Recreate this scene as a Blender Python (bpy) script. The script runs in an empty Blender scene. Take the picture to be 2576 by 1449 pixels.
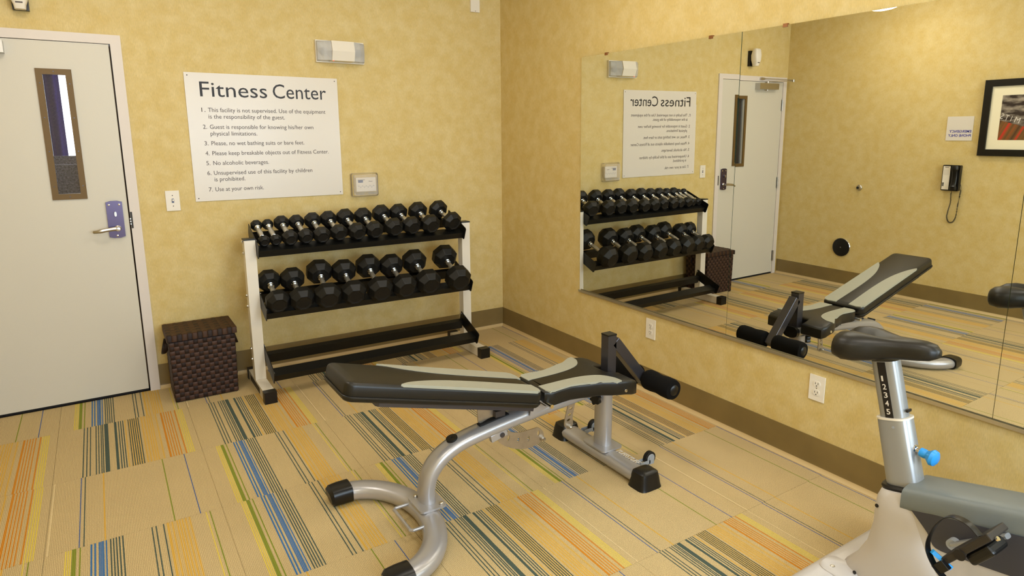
import bpy, bmesh, math, random
from mathutils import Vector, Matrix
random.seed(7)
SC = bpy.context.scene
COL = SC.collection
PI = math.pi

# ------------------------------------------------------------------ camera, light, exposure
W_IMG, H_IMG = 2576.0, 1449.0
CAM_LOC = Vector((-2.6470, -4.4192, 1.5328))
YAW, PITCH, ROLL = 0.5789, -0.1921, -0.0016
F_PX, PPX, PPY = 1637.2, 1325.3, 658.7
fw = Vector((math.sin(YAW) * math.cos(PITCH), math.cos(YAW) * math.cos(PITCH), math.sin(PITCH)))
r0 = Vector((math.cos(YAW), -math.sin(YAW), 0)); u0 = r0.cross(fw)
rt = math.cos(ROLL) * r0 + math.sin(ROLL) * u0
up = -math.sin(ROLL) * r0 + math.cos(ROLL) * u0
cd = bpy.data.cameras.new('camera'); cam = bpy.data.objects.new('camera', cd); COL.objects.link(cam)
cam.matrix_world = Matrix(((rt.x, up.x, -fw.x, CAM_LOC.x), (rt.y, up.y, -fw.y, CAM_LOC.y), (rt.z, up.z, -fw.z, CAM_LOC.z), (0, 0, 0, 1)))
cd.sensor_width = 36.0; cd.lens = F_PX / W_IMG * 36.0
cd.shift_x = (W_IMG / 2 - PPX) / W_IMG; cd.shift_y = (PPY - H_IMG / 2) / W_IMG
cd.clip_start = 0.05
SC.camera = cam

SC.view_settings.view_transform = 'Standard'; SC.view_settings.look = 'None'
SC.view_settings.gamma = 1.0; SC.view_settings.use_curve_mapping = False
SC.view_settings.exposure = 0.13

wd = bpy.data.worlds.new('sky'); SC.world = wd; wd.use_nodes = True
wd.node_tree.nodes['Background'].inputs[0].default_value = (0.75, 0.86, 1.0, 1)
wd.node_tree.nodes['Background'].inputs[1].default_value = 1.0

LAMP_WATTS = 20.0            # each ceiling lamp
DAY_WATTS = 60.0             # daylight entering by each window behind the camera

def area(name, loc, rot, sx, sy, watts, col):
    l = bpy.data.lights.new(name, 'AREA'); l.shape = 'RECTANGLE'; l.size = sx; l.size_y = sy
    l.energy = watts; l.color = col
    o = bpy.data.objects.new(name, l); COL.objects.link(o); o.location = loc; o.rotation_euler = rot
    return o
RY0 = -6.40                   # wall behind the camera
for nm, wx in (('window_daylight', -2.05), ('window_daylight', -0.70)):
    area(nm, (wx, RY0 + 0.03, 1.55), (PI / 2, 0, 0), 1.05, 1.3, DAY_WATTS, (0.66, 0.83, 1.0))

# ------------------------------------------------------------------ helpers
def s2l(c):
    c = c / 255.0
    return c / 12.92 if c <= 0.04045 else ((c + 0.055) / 1.055) ** 2.4
def rgb(r, g, b): return (s2l(r), s2l(g), s2l(b), 1.0)

MATS = {}
def mat(name, col, rough=0.5, metal=0.0, spec=0.5, bump=None, vary=None, coat=0.0, trans=0.0, ior=1.45, emit=None, estr=0.0, alpha=1.0):
    m = bpy.data.materials.new(name); m.use_nodes = True; MATS[name] = m
    nt = m.node_tree; b = nt.nodes['Principled BSDF']
    b.inputs['Base Color'].default_value = col
    b.inputs['Roughness'].default_value = rough; b.inputs['Metallic'].default_value = metal
    b.inputs['Specular IOR Level'].default_value = spec; b.inputs['IOR'].default_value = ior
    b.inputs['Coat Weight'].default_value = coat
    b.inputs['Transmission Weight'].default_value = trans
    b.inputs['Alpha'].default_value = alpha
    if emit:
        b.inputs['Emission Color'].default_value = emit; b.inputs['Emission Strength'].default_value = estr
    if bump or vary:
        tc = nt.nodes.new('ShaderNodeTexCoord')
    if vary:       # (scale, amount)
        n = nt.nodes.new('ShaderNodeTexNoise'); n.inputs['Scale'].default_value = vary[0]; n.inputs['Detail'].default_value = 4
        nt.links.new(tc.outputs['Object'], n.inputs['Vector'])
        mp = nt.nodes.new('ShaderNodeMapRange'); mp.inputs[1].default_value = 0.3; mp.inputs[2].default_value = 0.7
        mp.inputs[3].default_value = 1 - vary[1]; mp.inputs[4].default_value = 1 + vary[1]
        nt.links.new(n.outputs['Fac'], mp.inputs[0])
        mx = nt.nodes.new('ShaderNodeVectorMath'); mx.operation = 'SCALE'; mx.inputs[0].default_value = col[:3]
        nt.links.new(mp.outputs[0], mx.inputs['Scale']); nt.links.new(mx.outputs[0], b.inputs['Base Color'])
    if bump:       # (scale, strength, distance)
        n = nt.nodes.new('ShaderNodeTexNoise'); n.inputs['Scale'].default_value = bump[0]; n.inputs['Detail'].default_value = 3
        nt.links.new(tc.outputs['Object'], n.inputs['Vector'])
        bp = nt.nodes.new('ShaderNodeBump'); bp.inputs['Strength'].default_value = bump[1]; bp.inputs['Distance'].default_value = bump[2]
        nt.links.new(n.outputs['Fac'], bp.inputs['Height']); nt.links.new(bp.outputs[0], b.inputs['Normal'])
    return m

ORG = {}
def tag(o, label=None, cat=None, group=None, kind=None):
    if label: o['label'] = label
    if cat: o['category'] = cat
    if group: o['group'] = group
    if kind: o['kind'] = kind
    return o
def thing(name, loc, label=None, cat=None, group=None, kind=None):
    o = bpy.data.objects.new(name, None); COL.objects.link(o); o.location = loc
    o.empty_display_size = 0.1; ORG[o.name] = Vector(loc)
    return tag(o, label, cat, group, kind)
def mk(name, bm, m, parent=None, smooth=False, bev=0.0, seg=2, label=None, auto=35):
    """link a bmesh (world coordinates) as ONE mesh object, expressed in its thing's frame"""
    if bev > 0:
        es = [e for e in bm.edges if len(e.link_faces) == 2 and e.calc_face_angle(0) > math.radians(28)]
        if es:
            bmesh.ops.bevel(bm, geom=es, offset=bev, segments=seg, profile=0.5, affect='EDGES', clamp_overlap=True)
    bmesh.ops.recalc_face_normals(bm, faces=bm.faces[:])
    if parent is not None:
        og = ORG[parent.name]
    else:
        vs = [v.co for v in bm.verts]
        og = Vector(((min(v.x for v in vs) + max(v.x for v in vs)) / 2, (min(v.y for v in vs) + max(v.y for v in vs)) / 2, min(v.z for v in vs)))
    bmesh.ops.translate(bm, verts=bm.verts[:], vec=-og)
    me = bpy.data.meshes.new(name); bm.to_mesh(me); bm.free()
    if isinstance(m, (list, tuple)):
        for q in m: me.materials.append(MATS[q])
    else: me.materials.append(MATS[m])
    if smooth:
        for p in me.polygons: p.use_smooth = True
        me.set_sharp_from_angle(angle=math.radians(auto))
    o = bpy.data.objects.new(name, me); COL.objects.link(o)
    if parent is not None: o.parent = parent
    else: o.location = og
    ORG[o.name] = og
    if label: o['label'] = label
    return o
def link_copy(src, parent=None):
    c = src.copy(); COL.objects.link(c)
    if parent is not None: c.parent = parent
    ORG[c.name] = ORG[src.name]
    return c

def NB(): return bmesh.new()
def bx(bm, x0, x1, y0, y1, z0, z1, M=None):
    vs = [bm.verts.new((x, y, z)) for x in (x0, x1) for y in (y0, y1) for z in (z0, z1)]
    for f in ((0, 1, 3, 2), (4, 6, 7, 5), (0, 4, 5, 1), (2, 3, 7, 6), (0, 2, 6, 4), (1, 5, 7, 3)):
        bm.faces.new([vs[i] for i in f])
    if M is not None: bmesh.ops.transform(bm, matrix=M, verts=vs)
    return vs
def frame_m(o, u, v, w):
    u, v, w = Vector(u), Vector(v), Vector(w)
    return Matrix(((u.x, v.x, w.x, o[0]), (u.y, v.y, w.y, o[1]), (u.z, v.z, w.z, o[2]), (0, 0, 0, 1)))
def prism(bm, pts, M, d0, d1):
    """polygon pts (u,v) extruded from w=d0 to w=d1 in frame M"""
    lo = [bm.verts.new(M @ Vector((a, b, d0))) for a, b in pts]; hi = [bm.verts.new(M @ Vector((a, b, d1))) for a, b in pts]
    n = len(pts)
    bm.faces.new(lo[::-1]); bm.faces.new(hi)
    for i in range(n): bm.faces.new((lo[i], lo[(i + 1) % n], hi[(i + 1) % n], hi[i]))
    return lo + hi
def lathe(bm, prof, o, axis, n=20, cap=True):
    """prof: (radius, height) along axis from o"""
    ax = Vector(axis).normalized(); t = Vector((0, 0, 1)) if abs(ax.z) < 0.9 else Vector((1, 0, 0))
    a = ax.cross(t).normalized(); b = ax.cross(a); o = Vector(o)
    rings = []
    for r, h in prof:
        if r < 1e-6: rings.append([bm.verts.new(o + ax * h)])
        else: rings.append([bm.verts.new(o + ax * h + (a * math.cos(2 * PI * i / n) + b * math.sin(2 * PI * i / n)) * r) for i in range(n)])
    for p, q in zip(rings, rings[1:]):
        for i in range(n):
            j = (i + 1) % n
            if len(p) == 1 and len(q) == 1: continue
            if len(p) == 1: bm.faces.new((p[0], q[j], q[i]))
            elif len(q) == 1: bm.faces.new((p[i], p[j], q[0]))
            else: bm.faces.new((p[i], p[j], q[j], q[i]))
    if cap:
        if len(rings[0]) > 1: bm.faces.new(rings[0][::-1])
        if len(rings[-1]) > 1: bm.faces.new(rings[-1])
def cyl(bm, o, axis, r, h, n=16): lathe(bm, [(r, 0), (r, h)], o, axis, n)
def sweep(bm, pts, a, b, nref=None, sref=None, n=14, e=2.0, cap=True, closed=False):
    pts = [Vector(p) for p in pts]; N = len(pts); rings = []
    for i, p in enumerate(pts):
        if closed: t = pts[(i + 1) % N] - pts[i - 1]
        else: t = pts[min(i + 1, N - 1)] - pts[max(i - 1, 0)]
        t.normalize()
        if sref is not None:
            s = Vector(sref); s = (s - t * s.dot(t)).normalized(); nn = s.cross(t)
        else:
            nr = Vector(nref) if nref is not None else Vector((0, 0, 1))
            if abs(nr.dot(t)) > 0.98: nr = Vector((0, 1, 0))
            s = t.cross(nr).normalized(); nn = s.cross(t)
        aa = a[i] if isinstance(a, (list, tuple)) else a; bb = b[i] if isinstance(b, (list, tuple)) else b
        ring = []
        for k in range(n):
            th = 2 * PI * (k + 0.5) / n; c, q = math.cos(th), math.sin(th)
            ring.append(bm.verts.new(p + s * aa * math.copysign(abs(c) ** (2 / e), c) + nn * bb * math.copysign(abs(q) ** (2 / e), q)))
        rings.append(ring)
    pairs = list(zip(rings, rings[1:])) + ([(rings[-1], rings[0])] if closed else [])
    for p, q in pairs:
        for k in range(n):
            j = (k + 1) % n; bm.faces.new((p[k], p[j], q[j], q[k]))
    if cap and not closed: bm.faces.new(rings[0][::-1]); bm.faces.new(rings[-1])
def loft(bm, rings, cap=True):
    R = [[bm.verts.new(v) for v in r] for r in rings]; n = len(R[0])
    for p, q in zip(R, R[1:]):
        for k in range(n):
            j = (k + 1) % n; bm.faces.new((p[k], p[j], q[j], q[k]))
    if cap: bm.faces.new(R[0][::-1]); bm.faces.new(R[-1])
def se_ring(cx, cy, hx, hy, n=24, e=4.0):
    out = []
    for k in range(n):
        th = 2 * PI * (k + 0.5) / n; c, q = math.cos(th), math.sin(th)
        out.append((cx + hx * math.copysign(abs(c) ** (2 / e), c), cy + hy * math.copysign(abs(q) ** (2 / e), q)))
    return out
def catmull(pts, k=6, closed=False):
    P = [Vector(p) for p in pts]; N = len(P); out = []
    rng = range(N) if closed else range(N - 1)
    for i in rng:
        if closed: p0, p1, p2, p3 = P[i - 1], P[i], P[(i + 1) % N], P[(i + 2) % N]
        else: p0, p1, p2, p3 = P[max(i - 1, 0)], P[i], P[i + 1], P[min(i + 2, N - 1)]
        for j in range(k):
            t = j / k
            out.append(0.5 * ((2 * p1) + (p2 - p0) * t + (2 * p0 - 5 * p1 + 4 * p2 - p3) * t * t + (3 * p1 - p0 - 3 * p2 + p3) * t ** 3))
    if not closed: out.append(P[-1].copy())
    return out
def rrect(x0, x1, y0, y1, r, k=4):
    out = []
    for cx, cy, a0 in ((x1 - r, y1 - r, 0), (x0 + r, y1 - r, PI / 2), (x0 + r, y0 + r, PI), (x1 - r, y0 + r, 1.5 * PI)):
        for i in range(k + 1):
            a = a0 + PI / 2 * i / k; out.append((cx + r * math.cos(a), cy + r * math.sin(a)))
    return out
def inset(pts, d):
    n = len(pts); out = []
    for i in range(n):
        a, b, c = Vector(pts[i - 1]), Vector(pts[i]), Vector(pts[(i + 1) % n])
        e1 = (b - a).normalized(); e2 = (c - b).normalized()
        n1 = Vector((-e1.y, e1.x)); n2 = Vector((-e2.y, e2.x)); m = n1 + n2
        if m.length < 1e-6: m = n1
        m.normalize(); s = max(m.dot(n1), 0.5)
        out.append(tuple(b + m * d / s))
    return out
def cushion(bm, pts, M, th, rt_=0.012, rb=0.006, crown=0.004):
    """upholstered pad: CCW outline (u,v), thickness along w; rounded top edge"""
    loops = [(inset(pts, rb), 0.0), (pts, rb)]
    for k in range(0, 5):
        a = PI / 2 * k / 4
        loops.append((inset(pts, rt_ * (1 - math.cos(a))), th - rt_ + rt_ * math.sin(a)))
    loops.append((inset(pts, rt_ + 0.02), th + crown))
    R = [[bm.verts.new(M @ Vector((a, b, h))) for a, b in l] for l, h in loops]
    n = len(pts)
    for p, q in zip(R, R[1:]):
        for i in range(n):
            j = (i + 1) % n; bm.faces.new((p[i], p[j], q[j], q[i]))
    bm.faces.new(R[0][::-1]); f = bm.faces.new(R[-1])
    bmesh.ops.triangulate(bm, faces=[f])

TEXT_CACHE = {}
def text_mesh(s, extrude=0.02, shear=0.0, bold=0.0):
    cu = bpy.data.curves.new('glyphs', 'FONT'); cu.body = s; cu.size = 1.0; cu.extrude = extrude; cu.resolution_u = 3
    cu.shear = shear; cu.offset = bold
    ob = bpy.data.objects.new('glyphs', cu); COL.objects.link(ob)
    dg = bpy.context.evaluated_depsgraph_get(); dg.update()
    me = bpy.data.meshes.new_from_object(ob.evaluated_get(dg))
    bm = bmesh.new(); bm.from_mesh(me)
    bpy.data.objects.remove(ob); bpy.data.curves.remove(cu); bpy.data.meshes.remove(me)
    return bm
def lettering(name, s, o, u, v, w, width, cap, m, parent, depth=0.0006, shear=0.0, bold=0.0):
    """flat lettering: baseline start o, reading direction u, up v, normal w; fitted to width; cap = capital height"""
    bm = text_mesh(s, 0.5, shear, bold)
    xs = [q.co.x for q in bm.verts]; x0, x1 = min(xs), max(xs)
    CAPH = 0.729 if False else CAP_UNIT
    M = frame_m(o, u, v, w)
    for q in bm.verts:
        q.co = M @ Vector(((q.co.x - x0) / (x1 - x0) * width, q.co.y / CAPH * cap, (0 if q.co.z < 0 else depth)))
    return mk(name, bm, m, parent)
_b = text_mesh('H', 0.0); CAP_UNIT = max(v.co.y for v in _b.verts); _b.free()

def nodes_of(m): return m.node_tree.nodes, m.node_tree.links

# ------------------------------------------------------------------ materials
def wallpaper():
    m = bpy.data.materials.new('wallpaper'); m.use_nodes = True; MATS['wallpaper'] = m
    N, L = nodes_of(m); b = N['Principled BSDF']; b.inputs['Roughness'].default_value = 0.62; b.inputs['Specular IOR Level'].default_value = 0.35
    tc = N.new('ShaderNodeTexCoord')
    n1 = N.new('ShaderNodeTexNoise'); n1.inputs['Scale'].default_value = 13; n1.inputs['Detail'].default_value = 5; n1.inputs['Roughness'].default_value = 0.6
    L.new(tc.outputs['Object'], n1.inputs['Vector'])
    mp = N.new('ShaderNodeMapping'); mp.inputs['Scale'].default_value = (420, 420, 60); L.new(tc.outputs['Object'], mp.inputs['Vector'])
    n2 = N.new('ShaderNodeTexNoise'); n2.inputs['Scale'].default_value = 1.0; n2.inputs['Detail'].default_value = 3; L.new(mp.outputs[0], n2.inputs['Vector'])
    cr = N.new('ShaderNodeValToRGB'); cr.color_ramp.elements[0].position = 0.36; cr.color_ramp.elements[1].position = 0.66
    cr.color_ramp.elements[0].color = rgb(*WALL_A); cr.color_ramp.elements[1].color = rgb(*WALL_B)
    L.new(n1.outputs['Fac'], cr.inputs[0])
    mr = N.new('ShaderNodeMapRange'); mr.inputs[1].default_value = 0.3; mr.inputs[2].default_value = 0.7; mr.inputs[3].default_value = 0.90; mr.inputs[4].default_value = 1.08
    L.new(n2.outputs['Fac'], mr.inputs[0])
    vm = N.new('ShaderNodeVectorMath'); vm.operation = 'SCALE'; L.new(cr.outputs[0], vm.inputs[0]); L.new(mr.outputs[0], vm.inputs['Scale'])
    L.new(vm.outputs[0], b.inputs['Base Color'])
    bp = N.new('ShaderNodeBump'); bp.inputs['Strength'].default_value = 0.25; bp.inputs['Distance'].default_value = 0.0008
    L.new(n2.outputs['Fac'], bp.inputs['Height']); L.new(bp.outputs[0], b.inputs['Normal'])
WALL_A = (202, 177, 112); WALL_B = (210, 189, 133)
wallpaper()
mat('ceiling_paint', rgb(240, 236, 226), 0.8)
mat('door_paint', rgb(204, 198, 184), 0.42, vary=(300, 0.012))
mat('frame_paint', rgb(214, 204, 196), 0.45)
mat('cove_vinyl', rgb(122, 102, 60), 0.42, vary=(5, 0.10), bump=(90, 0.08, 0.001))
mat('cove_toe_lit', rgb(196, 170, 122), 0.5)  # paler than the vinyl: light caught by the toe, painted in
mat('bronze_frame', rgb(104, 80, 40), 0.5, metal=0.15)
mat('pewter', rgb(92, 83, 106), 0.3, metal=0.9)
mat('satin_metal', rgb(190, 186, 180), 0.3, metal=1.0)
mat('chrome', rgb(225, 225, 225), 0.12, metal=1.0)
mat('knurled', rgb(205, 203, 196), 0.38, metal=0.9, bump=(900, 0.5, 0.0008))
mat('dark_gap', rgb(18, 16, 18), 0.8)
mat('glass', (0.96, 0.98, 0.97, 1), 0.02, trans=1.0, ior=1.45)
PANE = True
def thin_clear(name, tr, gl, df, col):
    m = bpy.data.materials.new(name); m.use_nodes = True; MATS[name] = m; N, L = nodes_of(m); N.remove(N['Principled BSDF'])
    o = N['Material Output']; t = N.new('ShaderNodeBsdfTransparent'); t.inputs[0].default_value = (*col, 1); g = N.new('ShaderNodeBsdfGlossy'); g.inputs['Roughness'].default_value = 0.06; d = N.new('ShaderNodeBsdfDiffuse'); d.inputs[0].default_value = (0.85, 0.83, 0.8, 1)
    a = N.new('ShaderNodeMixShader'); a.inputs[0].default_value = df; L.new(t.outputs[0], a.inputs[1]); L.new(d.outputs[0], a.inputs[2])
    f = N.new('ShaderNodeFresnel'); f.inputs[0].default_value = gl
    c = N.new('ShaderNodeMixShader'); L.new(f.outputs[0], c.inputs[0]); L.new(a.outputs[0], c.inputs[1]); L.new(g.outputs[0], c.inputs[2]); L.new(c.outputs[0], o.inputs[0])
thin_clear('clear_plastic', 1, 1.12, 0.12, (0.995, 0.985, 0.98)); thin_clear('clear_pane', 1, 1.5, 0.015, (0.96, 0.97, 0.97)); thin_clear('lens_plastic', 1, 1.3, 0.42, (0.98, 0.98, 0.97))
mat('wire', rgb(70, 70, 84), 0.5, metal=0.6)
mat('white_plastic', rgb(226, 218, 204), 0.38)
mat('sign_white', rgb(216, 208, 197), 0.28, spec=0.5)
mat('ink', rgb(22, 18, 18), 0.5)
mat('ink_grey', rgb(74, 62, 58), 0.5)
mat('blue_ink', rgb(46, 52, 150), 0.5)
mat('lcd', rgb(64, 74, 110), 0.3)
mat('rack_white', rgb(220, 212, 198), 0.4, bump=(200, 0.06, 0.0006))
mat('rack_black', rgb(11, 11, 9), 0.42, bump=(300, 0.1, 0.0005))
mat('rubber', rgb(9, 9, 8), 0.5, bump=(350, 0.12, 0.0006), spec=0.45)
mat('black_plastic', rgb(13, 12, 12), 0.36, spec=0.5)
mat('foam', rgb(9, 8, 8), 0.9, bump=(500, 0.5, 0.0012), spec=0.2)
mat('silver_paint', rgb(178, 176, 178), 0.33, metal=0.55, bump=(900, 0.05, 0.0004))
mat('gunmetal', rgb(84, 82, 88), 0.33, metal=0.75)
mat('plate_steel', rgb(176, 166, 152), 0.35, metal=0.85, vary=(18, 0.12))
mat('vinyl_black', rgb(23, 21, 18), 0.4, bump=(420, 0.22, 0.0008), spec=0.5)
mat('vinyl_grey', rgb(158, 157, 142), 0.45, bump=(420, 0.18, 0.0006), spec=0.45)
mat('warning_yellow', rgb(226, 214, 60), 0.5)
mat('caster_grey', rgb(150, 154, 160), 0.4)
mat('wicker_dark', rgb(34, 18, 11), 0.55, spec=0.35, bump=(500, 0.15, 0.0006))
mat('wicker_sheen', rgb(68, 45, 35), 0.5, spec=0.4, bump=(500, 0.15, 0.0006))  # sheen on the level straps, painted as a lighter brown
mat('wicker_lid', rgb(62, 37, 18), 0.55, spec=0.35, bump=(500, 0.15, 0.0006))
mat('mirror_silver', (0.86, 0.87, 0.82, 1), 0.0, metal=1.0)
mat('mirror_edge', rgb(36, 74, 60), 0.2)
mat('channel_alu', rgb(196, 186, 160), 0.3, metal=0.8)
mat('clip_bronze', rgb(150, 104, 70), 0.3, metal=0.8)
mat('bike_white', rgb(190, 184, 180), 0.32)
mat('bike_grey', rgb(112, 118, 118), 0.4)
mat('bike_dark', rgb(58, 58, 66), 0.42)
mat('bike_blue', rgb(44, 148, 226), 0.35)
mat('bike_alu', rgb(158, 160, 162), 0.34, metal=0.5)
mat('strap_brown', rgb(44, 38, 32), 0.5)
mat('art_frame', rgb(14, 13, 13), 0.35)
mat('art_mat', rgb(236, 226, 196), 0.7)
mat('art_letter', rgb(206, 200, 192), 0.6)
mat('lamp_glass', rgb(250, 246, 236), 0.3, emit=(1.0, 0.93, 0.82, 1), estr=1.0)
mat('led_red', rgb(210, 30, 20), 0.3, emit=(1, 0.05, 0.02, 1), estr=1.5)
mat('curtain_cloth', rgb(92, 86, 146), 0.9)
mat('curtain_brown', rgb(66, 46, 34), 0.9)
mat('hall_wall', rgb(120, 96, 66), 0.8)
mat('day_pane', rgb(250, 252, 255), 0.5, emit=(0.93, 0.96, 1.0, 1), estr=3.0)
mat('seat_fabric', rgb(124, 126, 146), 0.9, vary=(90, 0.75))
mat('window_frame_paint', rgb(230, 226, 218), 0.5)

CAR = {'yellow': (216, 192, 84), 'green': (130, 138, 52), 'blue': (66, 112, 164), 'bluedark': (80, 100, 148), 'gray': (78, 90, 82), 'gold': (210, 166, 74),
       'orange': (203, 133, 42), 'cream': (226, 204, 158)}
def carpet(name, stripes, soft=()):
    m = bpy.data.materials.new(name); m.use_nodes = True; MATS[name] = m
    N, L = nodes_of(m); b = N['Principled BSDF']; b.inputs['Roughness'].default_value = 0.95; b.inputs['Specular IOR Level'].default_value = 0.12
    tc = N.new('ShaderNodeTexCoord'); sp = N.new('ShaderNodeSeparateXYZ'); L.new(tc.outputs['Object'], sp.inputs[0])
    nz = N.new('ShaderNodeTexNoise'); nz.inputs['Scale'].default_value = 160; nz.inputs['Detail'].default_value = 2; L.new(tc.outputs['Object'], nz.inputs['Vector'])
    def math_(op, a, b_=None, c=None):
        n = N.new('ShaderNodeMath'); n.operation = op
        for i, q in enumerate((a, b_, c)):
            if q is None: continue
            if isinstance(q, (int, float)): n.inputs[i].default_value = q
            else: L.new(q, n.inputs[i])
        return n.outputs[0]
    wob = math_('MULTIPLY_ADD', nz.outputs['Fac'], 0.0022, -0.0011)
    u = math_('ADD', sp.outputs['X'], wob)
    rib = math_('SINE', math_('MULTIPLY', u, 2 * PI / 0.0055))
    fine = N.new('ShaderNodeTexNoise'); fine.inputs['Scale'].default_value = 420; fine.inputs['Detail'].default_value = 2; L.new(tc.outputs['Object'], fine.inputs['Vector'])
    big = N.new('ShaderNodeTexNoise'); big.inputs['Scale'].default_value = 5; big.inputs['Detail'].default_value = 2; L.new(tc.outputs['Object'], big.inputs['Vector'])
    ramp = N.new('ShaderNodeValToRGB'); ramp.color_ramp.elements[0].color = rgb(*CARP_A); ramp.color_ramp.elements[1].color = rgb(*CARP_B)
    ramp.color_ramp.elements[0].position = 0.32; ramp.color_ramp.elements[1].position = 0.68
    L.new(fine.outputs['Fac'], ramp.inputs[0])
    colr = ramp.outputs[0]
    def mix(fac, a, c):
        n = N.new('ShaderNodeMix'); n.data_type = 'RGBA'
        if isinstance(fac, (int, float)): n.inputs[0].default_value = fac
        else: L.new(fac, n.inputs[0])
        L.new(a, n.inputs[6]); n.inputs[7].default_value = rgb(*c); return n.outputs[2]
    for colname, c0, c1, k in soft:
        msk = math_('MULTIPLY', math_('COMPARE', u, (c0 + c1) / 2, (c1 - c0) / 2), k)
        colr = mix(msk, colr, CAR[colname])
    for colname, lst in stripes:
        msk = None
        for c, w in lst:
            q = math_('COMPARE', u, c, w / 2); msk = q if msk is None else math_('MAXIMUM', msk, q)
        colr = mix(msk, colr, CAR[colname])
    shade = math_('MULTIPLY_ADD', rib, 0.13, 0.96)
    shade = math_('MULTIPLY', shade, math_('MULTIPLY_ADD', fine.outputs['Fac'], 0.34, 0.83))
    shade = math_('MULTIPLY', shade, math_('MULTIPLY_ADD', big.outputs['Fac'], 0.10, 0.95))
    vm = N.new('ShaderNodeVectorMath'); vm.operation = 'SCALE'; L.new(colr, vm.inputs[0]); L.new(shade, vm.inputs['Scale'])
    L.new(vm.outputs[0], b.inputs['Base Color'])
    h = math_('ADD', rib, math_('MULTIPLY', fine.outputs['Fac'], 2.0))
    bp = N.new('ShaderNodeBump'); bp.inputs['Strength'].default_value = 0.45; bp.inputs['Distance'].default_value = 0.0012
    L.new(h, bp.inputs['Height']); L.new(bp.outputs[0], b.inputs['Normal'])
CARP_A = (168, 145, 104); CARP_B = (218, 194, 145)
T = 0.0046
carpet('carpet_garden', [('yellow', [(.068, T), (.076, T), (.083, .004)]), ('green', [(.094, .014), (.113, T)]),
        ('blue', [(.148, .006), (.160, .006), (.1735, T), (.1785, .004), (.1835, T), (.1875, .003), (.196, T)]), ('gray', [(.210, T), (.2195, T), (.229, T), (.239, T), (.250, T), (.350, T), (.364, T), (.390, T)]),
        ('gold', [(.405, .008), (.421, T), (.438, T), (.447, T), (.457, T), (.469, T), (.483, T)]), ('yellow', [(.545, .004)]), ('green', [(.560, T)])],
       soft=[('gold', .400, .488, .28)])
carpet('carpet_rust', [('gray', [(.113, T), (.127, T), (.141, T), (.165, T), (.176, T), (.187, T), (.1945, T), (.2105, .018), (.252, .011), (.267, T), (.277, T), (.287, T)]),
        ('gold', [(.297, T)]), ('gray', [(.312, T), (.3215, T), (.331, T), (.340, T), (.3495, T), (.359, T)]), ('gold', [(.374, T), (.388, T), (.401, T), (.411, T), (.421, T), (.443, T)]),
        ('orange', [(.470, .009), (.483, T), (.4945, T), (.506, T), (.518, T), (.538, .006)]), ('yellow', [(.547, .004), (.556, T), (.5645, T), (.573, T)])],
       soft=[('gold', .308, .362, .65), ('gold', .368, .450, .30), ('yellow', .543, .576, .08), ('gold', .464, .54, .08)])
carpet('carpet_plain', [('bluedark', [(.104, .004)]), ('gray', [(.119, .004)]), ('gold', [(.188, .0055)]), ('green', [(.427, T)]), ('bluedark', [(.521, .004)]), ('cream', [(.005, .004)])])

# ------------------------------------------------------------------ the room
XL = -3.505; XR = 0.0065; ZC = 2.66; WT = 0.12
DXL, DXR, DZ = -3.431, -2.5169, 2.032        # door opening
floor = tag(mk('floor', (lambda b: (bx(b, XL - WT, XR + WT, RY0 - WT, 2.9, -0.16, -0.008), b)[1])(NB()), 'dark_gap'), kind='structure')

TS = 0.6065
TX = [-2.965 + TS * i for i in range(-1, 6)]
TY = [0.203 - 0.6126 * i for i in range(0, 12)]
LAY = ['PAPRRP',   # row against the sign wall, from the door side to the mirror
       'RRRPPA',
       'RPARRA',
       'AAAAAR',
       'PRPRPP',
       'APAPRP',
       'RAPRAP',
       'PRAPRA',
       'AAPRPR',
       'RPRAPA',
       'PAPRAR']
LAY[0] = 'PAPRRP'
NAMEMAT = {'A': 'carpet_garden', 'R': 'carpet_rust', 'P': 'carpet_plain'}
tile_full = {}
G = 0.0006
for r in range(11):
    for c in range(6):
        x0, x1 = TX[c], TX[c + 1]; y1, y0 = TY[r], TY[r + 1]
        a0, a1 = max(x0, XL) + G, min(x1, XR) - G; b0, b1 = max(y0, RY0) + G, min(y1, 0.0) - G
        if r == 0: b1 = 0.06 if c in (0, 1) and False else b1
        if a1 - a0 < 0.01 or b1 - b0 < 0.01: continue
        key = LAY[r][c]; ox, oy = x0 + random.uniform(-0.006, 0.006) * (0 if r < 1 else 1), y0
        bm = NB(); v = bx(bm, a0 - ox, a1 - ox, b0 - oy, b1 - oy, -0.008, 0.0)
        me = bpy.data.meshes.new('carpet_tile'); bmesh.ops.recalc_face_normals(bm, faces=bm.faces[:]); bm.to_mesh(me); bm.free()
        me.materials.append(MATS[NAMEMAT[key]])
        o = bpy.data.objects.new('carpet_tile', me); COL.objects.link(o); o.parent = floor
        o.location = Vector((ox, oy, 0)) - floor.location

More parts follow.
